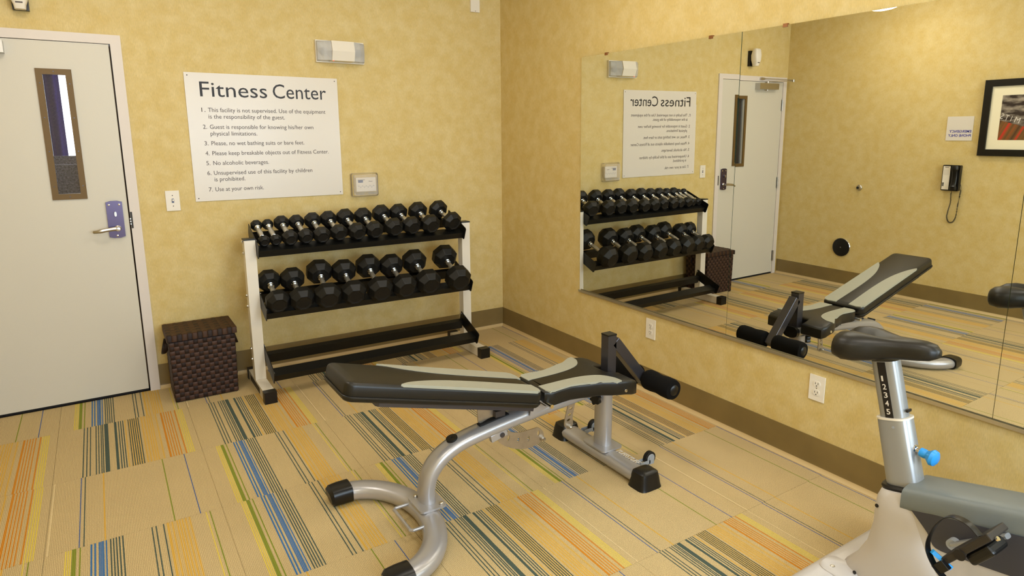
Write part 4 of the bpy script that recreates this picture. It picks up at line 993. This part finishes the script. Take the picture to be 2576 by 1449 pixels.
# seat post and sleeve lean back toward the saddle
PT = Vector((KX, -3.372, 0.815)); PB = Vector((KX, -3.478, 0.42)); pd = (PB - PT).normalized()
b = NB(); sweep(b, [PT, PT + pd * 0.36], 0.030, 0.040, sref=(1, 0, 0), n=28, e=3.4); po2 = mk('seat_post', b, 'bike_alu', bi, smooth=True, label='silver seat post with number strip')
pn = Vector((-1, 0, 0)); pu = -pd; pr_ = pu.cross(pn) if pu.cross(pn).y < 0 else -pu.cross(pn)    # reading direction runs forward
Mp = frame_m(PT + pd * 0.0 + Vector((-0.0302, 0, 0)), tuple(pr_), tuple(pu), tuple(pn))
b = NB(); prism(b, [(-0.014, -0.19), (0.012, -0.19), (0.012, -0.002), (-0.014, -0.002)], Mp, 0.0, 0.0008); strip = mk('number_strip', b, 'ink', po2)
for k in range(5):
    o_ = Mp @ Vector((-0.0075, -0.063 - 0.0268 * k, 0.0008)); lettering('height_number', str(k + 1), o_, tuple(pr_), tuple(pu), tuple(pn), 0.0118 if k else 0.006, 0.0170, 'sign_white', strip, depth=0.0004, bold=0.012)
S0 = PT + pd * 0.185
b = NB(); sweep(b, [S0, S0 + pd * 0.004, S0 + pd * 0.24], [0.037, 0.0385, 0.0415], [0.0475, 0.049, 0.052], sref=(1, 0, 0), n=30, e=3.4); sl = mk('post_sleeve', b, 'bike_alu', bi, smooth=True, label='wide silver sleeve around the seat post')
b = NB(); sweep(b, [S0 + pd * -0.003, S0 + pd * 0.003], 0.0395, 0.0505, sref=(1, 0, 0), n=30, e=3.4); mk('sleeve_rim', b, 'white_plastic', sl, smooth=True)
b = NB(); cyl(b, S0 + pd * 0.022 + Vector((-0.039, -0.010, 0)), (-1, 0, 0), 0.0042, 0.0012, 12); mk('screw', b, 'caster_grey', sl)
b = NB(); bx(b, KX - 0.012, KX + 0.012, -3.462, -3.457, 0.668, 0.676); mk('sleeve_notch', b, 'ink', sl)
ko = S0 + pd * 0.085 + Vector((0, -0.047, 0.0)); kd_ = Vector((-0.05, -1, -0.10)).normalized()
b = NB(); lathe(b, [(0.015, 0), (0.015, 0.006), (0.009, 0.008), (0.009, 0.022)], ko, kd_, 16); kn = mk('pop_pin', b, 'chrome', bi, smooth=True)
b = NB(); lathe(b, [(0.0, 0.020), (0.014, 0.020), (0.015, 0.034), (0.013, 0.040), (0.020, 0.048), (0.026, 0.056), (0.024, 0.066), (0.014, 0.072), (0, 0.073)], ko, kd_, 24); mk('pull_knob', b, 'bike_blue', kn, smooth=True, label='bright blue pull knob')
b = NB(); M = frame_m((KX, -3.478, 0.424), (1, 0, 0), (0, math.cos(0.24), -math.sin(0.24)), (0, math.sin(0.24), math.cos(0.24)))
loft(b, [[M @ Vector((x, y, h)) for x, y in se_ring(0, 0, hx, hy, 30, 3)] for h, hx, hy in ((-0.012, 0.056, 0.066), (0.0, 0.058, 0.068), (0.006, 0.054, 0.064))]); mk('collar', b, 'black_plastic', bi, smooth=True)
# rear shroud (white), lofted upward
b = NB(); rings = []
for z, y0, y1, hx in ((0.030, -3.330, -3.86, 0.105), (0.075, -3.318, -3.80, 0.103), (0.13, -3.360, -3.74, 0.098), (0.20, -3.393, -3.68, 0.094), (0.28, -3.408, -3.62, 0.090), (0.355, -3.408, -3.580, 0.086), (0.395, -3.412, -3.562, 0.082), (0.418, -3.420, -3.550, 0.070)):
    rings.append([Vector((KX + x, y, z - (0.0 if z < 0.3 else (y - (y0 + y1) / 2) * 0.24))) for x, y in se_ring(0, (y0 + y1) / 2, hx, abs(y1 - y0) / 2, 36, 3.2)])
loft(b, rings); sh = mk('rear_shroud', b, 'bike_white', bi, smooth=True, auto=60, label='white rear shroud flaring to the floor')
for y, z, hx in ((-3.432, 0.352, 0.072), (-3.395, 0.095, 0.094)):
    b = NB(); cyl(b, (KX - hx - 0.004, y, z), (-1, 0.15, 0), 0.006, 0.003, 14); mk('screw_hole', b, 'ink', sh)
# grey top beam rising toward the front
def beam(y0, y1, z0, z1, hx0, hx1, hz0, hz1, e):
    return [[Vector((KX + x, y, zc + z)) for x, z in se_ring(0, 0, hx, hz, 28, e)] for y, zc, hx, hz in ((y0, z0, hx0, hz0), ((y0 + y1) / 2, (z0 + z1) / 2, (hx0 + hx1) / 2, (hz0 + hz1) / 2), (y1, z1, hx1, hz1))]
b = NB(); loft(b, beam(-3.505, -4.28, 0.412, 0.600, 0.086, 0.076, 0.042, 0.050, 4.5)); mk('top_beam', b, 'bike_grey', bi, smooth=True, auto=60, label='grey sloping top beam')
# dark side covers and white lower body
Ms = frame_m((KX, 0, 0), (0, -1, 0), (0, 0, 1), (-1, 0, 0))
dk = [(p.x, p.y) for p in catmull([(3.535, 0.396, 0), (3.590, 0.345, 0), (3.618, 0.309, 0), (3.690, 0.315, 0), (3.770, 0.327, 0), (3.850, 0.340, 0), (4.000, 0.362, 0), (4.130, 0.385, 0), (4.230, 0.425, 0), (4.270, 0.560, 0)], 4)]
b = NB(); prism(b, dk, Ms, -0.083, 0.083); mk('side_cover', b, 'bike_dark', bi, bev=0.003, label='dark grey flywheel side cover')
wb = [(3.560, 0.045), (4.20, 0.045), (4.30, 0.12), (4.305, 0.50), (4.24, 0.45), (4.13, 0.400), (4.00, 0.377), (3.85, 0.354), (3.77, 0.341), (3.69, 0.330), (3.625, 0.324), (3.595, 0.355), (3.545, 0.392), (3.53, 0.30)]
b = NB(); prism(b, wb, Ms, -0.079, 0.079); mk('lower_body', b, 'bike_white', bi, bev=0.006, label='white lower body under the side cover')
# stabilisers
for y, nm in ((-3.318, 'rear_stabiliser'), (-4.26, 'front_stabiliser')):
    b = NB(); sweep(b, [(KX - 0.32, y, 0.046), (KX + 0.32, y, 0.046)], 0.052, 0.036, nref=(0, 0, 1), n=24, e=3.5); st = mk(nm, b, 'bike_white', bi, smooth=True, label='white stabiliser bar across the floor')
    for s in (-1, 1):
        b = NB(); sweep(b, [(KX + s * 0.30, y, 0.044), (KX + s * 0.345, y, 0.044), (KX + s * 0.352, y, 0.042)], [0.056, 0.056, 0.046], [0.043, 0.043, 0.034], nref=(0, 0, 1), n=24, e=3.5); mk('foot_cap', b, 'black_plastic', st, smooth=True)
b = NB(); loft(b, [[Vector((x, y, z)) for x, y in se_ring(-0.672, -3.345, hx, hy, 28, 3)] for z, hx, hy in ((0.055, 0.055, 0.062), (0.0845, 0.052, 0.058), (0.0875, 0.048, 0.054))]); jp = mk('stabiliser_bracket', b, 'bike_white', bi, smooth=True)
b = NB(); lathe(b, [(0.0075, 0), (0.0075, 0.001), (0.004, 0.002), (0, 0.001)], (-0.690, -3.330, 0.0876), (0, 0, 1), 14); mk('screw', b, 'satin_metal', jp, smooth=True)
# crank, pedal, strap
AX = Vector((-0.6535, -3.668, 0.356))
b = NB(); cyl(b, AX, (-1, 0, 0), 0.016, 0.022, 22); ck = mk('crank_boss', b, 'caster_grey', bi, smooth=True)
PC = Vector((-0.765, -3.752, 0.440)); pt = Vector((0, -0.60, 0.80)).normalized(); pq = Vector((0, -0.80, -0.60)).normalized()
b = NB(); sweep(b, [AX + Vector((-0.016, 0, 0)), Vector((-0.682, -3.800, 0.462))], 0.007, 0.013, nref=(1, 0, 0), n=12, e=3); mk('crank_arm', b, 'bike_alu', ck, smooth=True)
MPd = frame_m(PC, (-1, 0, 0), tuple(pt), tuple(pq.cross(Vector((0,0,0))) if False else Vector((-1, 0, 0)).cross(pt)))
b = NB(); bx(b, -0.052, 0.048, -0.085, 0.085, -0.010, 0.010, MPd); pdl = mk('pedal', b, 'strap_brown', bi, bev=0.004, label='dark pedal platform with toe strap')
b = NB(); bx(b, -0.045, 0.042, -0.020, 0.060, -0.042, -0.0105, MPd); mk('pedal_counterweight', b, 'black_plastic', pdl, bev=0.010, seg=3)
b = NB(); cyl(b, MPd @ Vector((0.0485, -0.02, -0.004)), (-1, 0, 0), 0.015, 0.003, 18); mk('pedal_bearing', b, 'ink', pdl)
b = NB(); cyl(b, MPd @ Vector((0.030, 0.0855, -0.012)), tuple(pt), 0.006, 0.006, 12); mk('pedal_bolt', b, 'chrome', pdl)
sp3 = catmull([MPd @ Vector(p) for p in ((0.030, 0.055, 0.010), (0.020, 0.045, 0.050), (0.005, 0.005, 0.082), (0.010, -0.045, 0.080), (0.035, -0.085, 0.055), (0.050, -0.100, 0.020), (0.056, -0.102, -0.030), (0.050, -0.090, -0.110), (0.040, -0.085, -0.190))], 6)
b = NB(); sweep(b, sp3, 0.0125, 0.0014, sref=(-1, 0, 0), n=8, e=4); mk('toe_strap', b, 'black_plastic', pdl, smooth=True, label='black rubber toe strap')
bl = Vector((0.06, -0.90, -0.42)).normalized(); bw = Vector((-0.82, -0.28, 0.48)); bw = (bw - bl * bw.dot(bl)).normalized()
b = NB(); prism(b, [(-0.030, -0.006), (-0.024, -0.013), (0.020, -0.013), (0.030, -0.004), (0.030, 0.006), (0.022, 0.013), (-0.024, 0.013), (-0.030, 0.006)], frame_m((-0.802, -3.697, 0.376), tuple(bl), tuple(bw), tuple(bl.cross(bw))), -0.006, 0.006); mk('strap_buckle', b, 'bike_blue', pdl, bev=0.003, label='bright blue strap buckle')
b = NB(); bx(b, 0.044, 0.062, -0.108, -0.070, -0.022, 0.006, MPd); mk('buckle_holder', b, 'black_plastic', pdl, bev=0.002)
# mast, console and bars, standing beyond the right edge of the picture
b = NB(); sweep(b, [(KX, -4.16, 0.56), (KX, -4.20, 1.18)], 0.035, 0.045, sref=(1, 0, 0), n=20, e=3); mk('mast', b, 'bike_alu', bi, smooth=True)
b = NB(); M = frame_m((KX, -4.17, 1.22), (1, 0, 0), (0, 0.45, -0.89) and (0, -0.45, 0.89), (0, 0.89, 0.45)); prism(b, rrect(-0.15, 0.15, -0.06, 0.18, 0.03, 4), M, -0.03, 0.02); mk('console', b, 'bike_dark', bi, bev=0.006)
b = NB(); sweep(b, catmull([(KX - 0.20, -3.90, 1.14), (KX - 0.22, -4.02, 1.12), (KX - 0.20, -4.14, 1.12), (KX, -4.20, 1.13), (KX + 0.20, -4.14, 1.12), (KX + 0.22, -4.02, 1.12), (KX + 0.20, -3.90, 1.14)], 5), 0.016, 0.016, n=12); mk('handlebar', b, 'black_plastic', bi, smooth=True)

# ------------------------------------------------------------------ left wall (seen in the mirrors)
def wallL(y, z, d=0.0): return Vector((XL + d, y, z))
ML = frame_m((XL, 0, 0), (0, 1, 0), (0, 0, 1), (1, 0, 0))
ph = thing('wall_phone', (XL, -1.697, 1.021), 'black wall telephone with white faceplate and coiled cord', 'telephone')
b = NB(); prism(b, rrect(-1.766, -1.628, 1.021, 1.239, 0.008, 3), ML, 0.0005, 0.038); bd = mk('body', b, 'black_plastic', ph, bev=0.003)
b = NB(); prism(b, [(-1.690, 1.030), (-1.634, 1.030), (-1.634, 1.230), (-1.690, 1.230)], ML, 0.0382, 0.0405); fpz = mk('faceplate', b, 'white_plastic', ph)
b = NB(); prism(b, [(-1.682, 1.155), (-1.638, 1.155), (-1.638, 1.198), (-1.682, 1.198)], ML, 0.0406, 0.0412); mk('paper_label', b, 'sign_white', fpz)
for k in range(3):
    b = NB(); prism(b, [(-1.650, 1.062 + k * 0.010), (-1.638, 1.062 + k * 0.010), (-1.638, 1.069 + k * 0.010), (-1.650, 1.069 + k * 0.010)], ML, 0.0406, 0.044); mk('button', b, 'ink', fpz)
b = NB(); bx(b, XL + 0.0406, XL + 0.0412, -1.678, -1.648, 1.218, 1.222); mk('printed_mark', b, 'ink_grey', fpz)
b = NB(); sweep(b, catmull([wallL(-1.734, 1.034, .052), wallL(-1.734, 1.060, .058), wallL(-1.734, 1.100, .050), wallL(-1.734, 1.160, .050), wallL(-1.734, 1.205, .058), wallL(-1.734, 1.232, .052)], 4), [0.026] * 5 + [0.021] * 11 + [0.026] * 5, [0.018] * 5 + [0.011] * 11 + [0.018] * 5, sref=(0, 1, 0), n=16, e=3); mk('handset', b, 'black_plastic', ph, smooth=True)
path = catmull([wallL(-1.722, 1.034, .045), wallL(-1.714, 0.985, .030), wallL(-1.712, 0.92, .02), wallL(-1.700, 0.85, .018), wallL(-1.695, 0.79, .018), wallL(-1.715, 0.748, .018), wallL(-1.748, 0.755, .018), wallL(-1.765, 0.80, .018), wallL(-1.770, 0.90, .018), wallL(-1.778, 0.99, .018), wallL(-1.782, 1.05, .022), wallL(-1.774, 1.085, .030), wallL(-1.764, 1.085, .030)], 30)
hel = []
tot = 0
for i, p in enumerate(path):
    if i: tot += (path[i] - path[i - 1]).length
    t = (path[min(i + 1, len(path) - 1)] - path[max(i - 1, 0)]).normalized(); a = Vector((1, 0, 0)); a = (a - t * a.dot(t)).normalized(); c = t.cross(a)
    r = 0.0052 if 20 < i < len(path) - 70 else 0.0006; w_ = 2 * PI * tot / 0.0062
    hel.append(p + a * r * math.cos(w_) + c * r * math.sin(w_))
hel = catmull(hel, 4)
b = NB(); sweep(b, hel, 0.0017, 0.0017, n=5); mk('coiled_cord', b, 'black_plastic', ph, smooth=True)

es = thing('emergency_phone_sign', (XL, -1.710, 1.445), 'small pale wall sign reading EMERGENCY PHONE ONLY in blue', 'sign')
b = NB(); prism(b, [(-1.811, 1.445), (-1.607, 1.445), (-1.607, 1.646), (-1.811, 1.646)], ML, 0.0005, 0.005); mk('plaque', b, 'sign_white', es, bev=0.001)
lettering('sign_lettering', 'EMERGENCY', (XL + 0.005, -1.801, 1.512), (0, 1, 0), UZ, (1, 0, 0), 0.170, 0.0205, 'blue_ink', es, bold=0.02)
lettering('sign_lettering', 'PHONE ONLY', (XL + 0.005, -1.801, 1.478), (0, 1, 0), UZ, (1, 0, 0), 0.176, 0.0205, 'blue_ink', es, bold=0.02)

ds = thing('wall_door_stop', (XL, -0.88, 0.970), 'small round steel door stop on the left wall at handle height', 'door stop')
b = NB(); lathe(b, [(0.028, 0.0005), (0.028, 0.006), (0.020, 0.012), (0.017, 0.030), (0.012, 0.030)], (XL, -0.880, 0.993), (1, 0, 0), 22); mk('cup', b, 'satin_metal', ds, smooth=True)
b = NB(); lathe(b, [(0.0118, 0.012), (0.0118, 0.034), (0.008, 0.038), (0, 0.038)], (XL, -0.880, 0.993), (1, 0, 0), 18); mk('rubber_tip', b, 'rubber', ds, smooth=True)
dc = thing('wall_disc', (XL, -0.750, 0.297), 'round black disc with chrome rim low on the left wall', 'wall disc')
b = NB(); lathe(b, [(0.092, 0.0005), (0.094, 0.010), (0.091, 0.014), (0.087, 0.014), (0.087, 0.010)], (XL, -0.750, 0.389), (1, 0, 0), 40, cap=False); mk('rim', b, 'chrome', dc, smooth=True)
b = NB(); lathe(b, [(0.0868, 0.001), (0.0868, 0.0165), (0.080, 0.0185), (0, 0.0185)], (XL, -0.750, 0.389), (1, 0, 0), 40); mk('disc', b, 'rubber', dc, smooth=True)
b = NB(); lathe(b, [(0.006, 0.0), (0.005, 0.002), (0, 0.0025)], (XL + 0.0186, -0.750, 0.389), (1, 0, 0), 12); mk('screw', b, 'chrome', dc, smooth=True)

# framed print
def art():
    m = bpy.data.materials.new('art_print'); m.use_nodes = True; MATS['art_print'] = m
    N, L = nodes_of(m); bs = N['Principled BSDF']; bs.inputs['Roughness'].default_value = 0.6
    tc = N.new('ShaderNodeTexCoord'); sp = N.new('ShaderNodeSeparateXYZ'); L.new(tc.outputs['Object'], sp.inputs[0])
    mp = N.new('ShaderNodeMapping'); mp.inputs['Scale'].default_value = (1, 5, 16); L.new(tc.outputs['Object'], mp.inputs[0])
    nz = N.new('ShaderNodeTexNoise'); nz.inputs['Scale'].default_value = 1.6; nz.inputs['Detail'].default_value = 5; L.new(mp.outputs[0], nz.inputs['Vector'])
    r1 = N.new('ShaderNodeValToRGB'); e = r1.color_ramp.elements; e[0].position = 0.42; e[0].color = rgb(40, 24, 14); e[1].position = 0.75; e[1].color = rgb(190, 176, 158); L.new(nz.outputs['Fac'], r1.inputs[0])
    # slanted red/brown stripes below
    ad = N.new('ShaderNodeMath'); ad.operation = 'MULTIPLY_ADD'; L.new(sp.outputs['Z'], ad.inputs[0]); ad.inputs[1].default_value = 0.45; L.new(sp.outputs['Y'], ad.inputs[2])
    cm = N.new('ShaderNodeCombineXYZ'); L.new(ad.outputs[0], cm.inputs[0])
    n2 = N.new('ShaderNodeTexNoise'); n2.inputs['Scale'].default_value = 26; n2.inputs['Detail'].default_value = 3; L.new(cm.outputs[0], n2.inputs['Vector'])
    r2 = N.new('ShaderNodeValToRGB'); e = r2.color_ramp.elements; e[0].position = 0.36; e[0].color = rgb(70, 44, 16); e[1].position = 0.62; e[1].color = rgb(186, 40, 16)
    k = e.new(0.50); k.color = rgb(112, 76, 26); L.new(n2.outputs['Fac'], r2.inputs[0])
    ln = N.new('ShaderNodeMath'); ln.operation = 'MULTIPLY_ADD'; L.new(sp.outputs['Y'], ln.inputs[0]); ln.inputs[1].default_value = -0.30; L.new(sp.outputs['Z'], ln.inputs[2])
    gt = N.new('ShaderNodeMath'); gt.operation = 'LESS_THAN'; L.new(ln.outputs[0], gt.inputs[0]); gt.inputs[1].default_value = ART_CUT
    mx = N.new('ShaderNodeMix'); mx.data_type = 'RGBA'; L.new(gt.outputs[0], mx.inputs[0]); L.new(r1.outputs[0], mx.inputs[6]); L.new(r2.outputs[0], mx.inputs[7])
    L.new(mx.outputs[2], bs.inputs['Base Color'])
AY0, AY1, AZ0, AZ1 = -2.700, -1.872, 1.3235, 1.929
pic = thing('framed_picture', (XL, (AY0 + AY1) / 2, AZ0), 'black framed print with wide cream mat on the left wall', 'picture')
ART_CUT = 0.1996
art()
W_ = 0.053
for pts in ([(AY0, AZ0), (AY1, AZ0), (AY1 - W_, AZ0 + W_), (AY0 + W_, AZ0 + W_)], [(AY0, AZ1), (AY0 + W_, AZ1 - W_), (AY1 - W_, AZ1 - W_), (AY1, AZ1)], [(AY0, AZ0), (AY0 + W_, AZ0 + W_), (AY0 + W_, AZ1 - W_), (AY0, AZ1)], [(AY1, AZ0), (AY1, AZ1), (AY1 - W_, AZ1 - W_), (AY1 - W_, AZ0 + W_)]):
    b = NB(); prism(b, pts, ML, 0.0005, 0.028); mk('frame_rail', b, 'art_frame', pic, bev=0.002)
b = NB(); prism(b, [(AY0 + W_, AZ0 + W_), (AY1 - W_, AZ0 + W_), (AY1 - W_, AZ1 - W_), (AY0 + W_, AZ1 - W_)], ML, 0.004, 0.012); mk('mat', b, 'art_mat', pic)
b = NB(); prism(b, [(-2.569, 1.452), (-2.003, 1.452), (-2.003, 1.804), (-2.569, 1.804)], ML, 0.0121, 0.0130); mk('print', b, 'art_print', pic)
th_ = 0.29; uu = Vector((0, math.cos(th_), math.sin(th_))); vv = Vector((0, -math.sin(th_), math.cos(th_)))
for chx, yc, zc, wd_ in (('M', -2.125, 1.608, 0.036), ('I', -2.082, 1.620, 0.004), ('T', -2.050, 1.628, 0.026), ('S', -2.016, 1.640, 0.020)):
    o_ = Vector((XL + 0.0131, yc, zc)) - uu * wd_ / 2 - vv * 0.022
    lettering('print_lettering', chx, o_, tuple(uu), tuple(vv), (1, 0, 0), wd_, 0.044, 'art_letter', pic, depth=0.0004)

# ------------------------------------------------------------------ ceiling lamps
def lamp(x, y, label, ZC=ZC):
    o = thing('ceiling_lamp', (x, y, ZC), label, 'ceiling lamp', 'dome lamps on the ceiling')
    b = NB(); lathe(b, [(0.235, -0.0005), (0.235, -0.030), (0.215, -0.040)], (x, y, ZC), (0, 0, 1), 36); mk('lamp_ring', b, 'satin_metal', o, smooth=True)
    b = NB(); lathe(b, [(0.214 * math.cos(a), -0.041 - 0.145 * math.sin(a)) for a in [PI / 2 * k / 8 for k in range(8)]] + [(0, -0.186)], (x, y, ZC), (0, 0, 1), 36, cap=False); mk('glass_dome', b, 'lamp_glass', o, smooth=True)
for x, y, lb in ((-2.72, -1.38, 'white glass dome ceiling lamp glimpsed at the top edge of the mirror'), (-1.00, -1.80, 'white glass dome ceiling lamp over the dumbbell rack side of the room'),
                 (-0.95, -3.55, 'white glass dome ceiling lamp over the bench near the mirrors'), (-2.75, -3.55, 'white glass dome ceiling lamp over the middle of the floor'), (-1.75, -5.20, 'white glass dome ceiling lamp near the windows')):
    lamp(x, y, lb)
lamp(-2.35, 0.95, 'added unseen dome lamp brightening the hall behind the door', ZC - 0.1)  # extra lamp added out of view to brighten the hall curtain and chairs
nt = MATS['lamp_glass'].node_tree.nodes['Principled BSDF']; nt.inputs['Emission Strength'].default_value = LAMP_WATTS
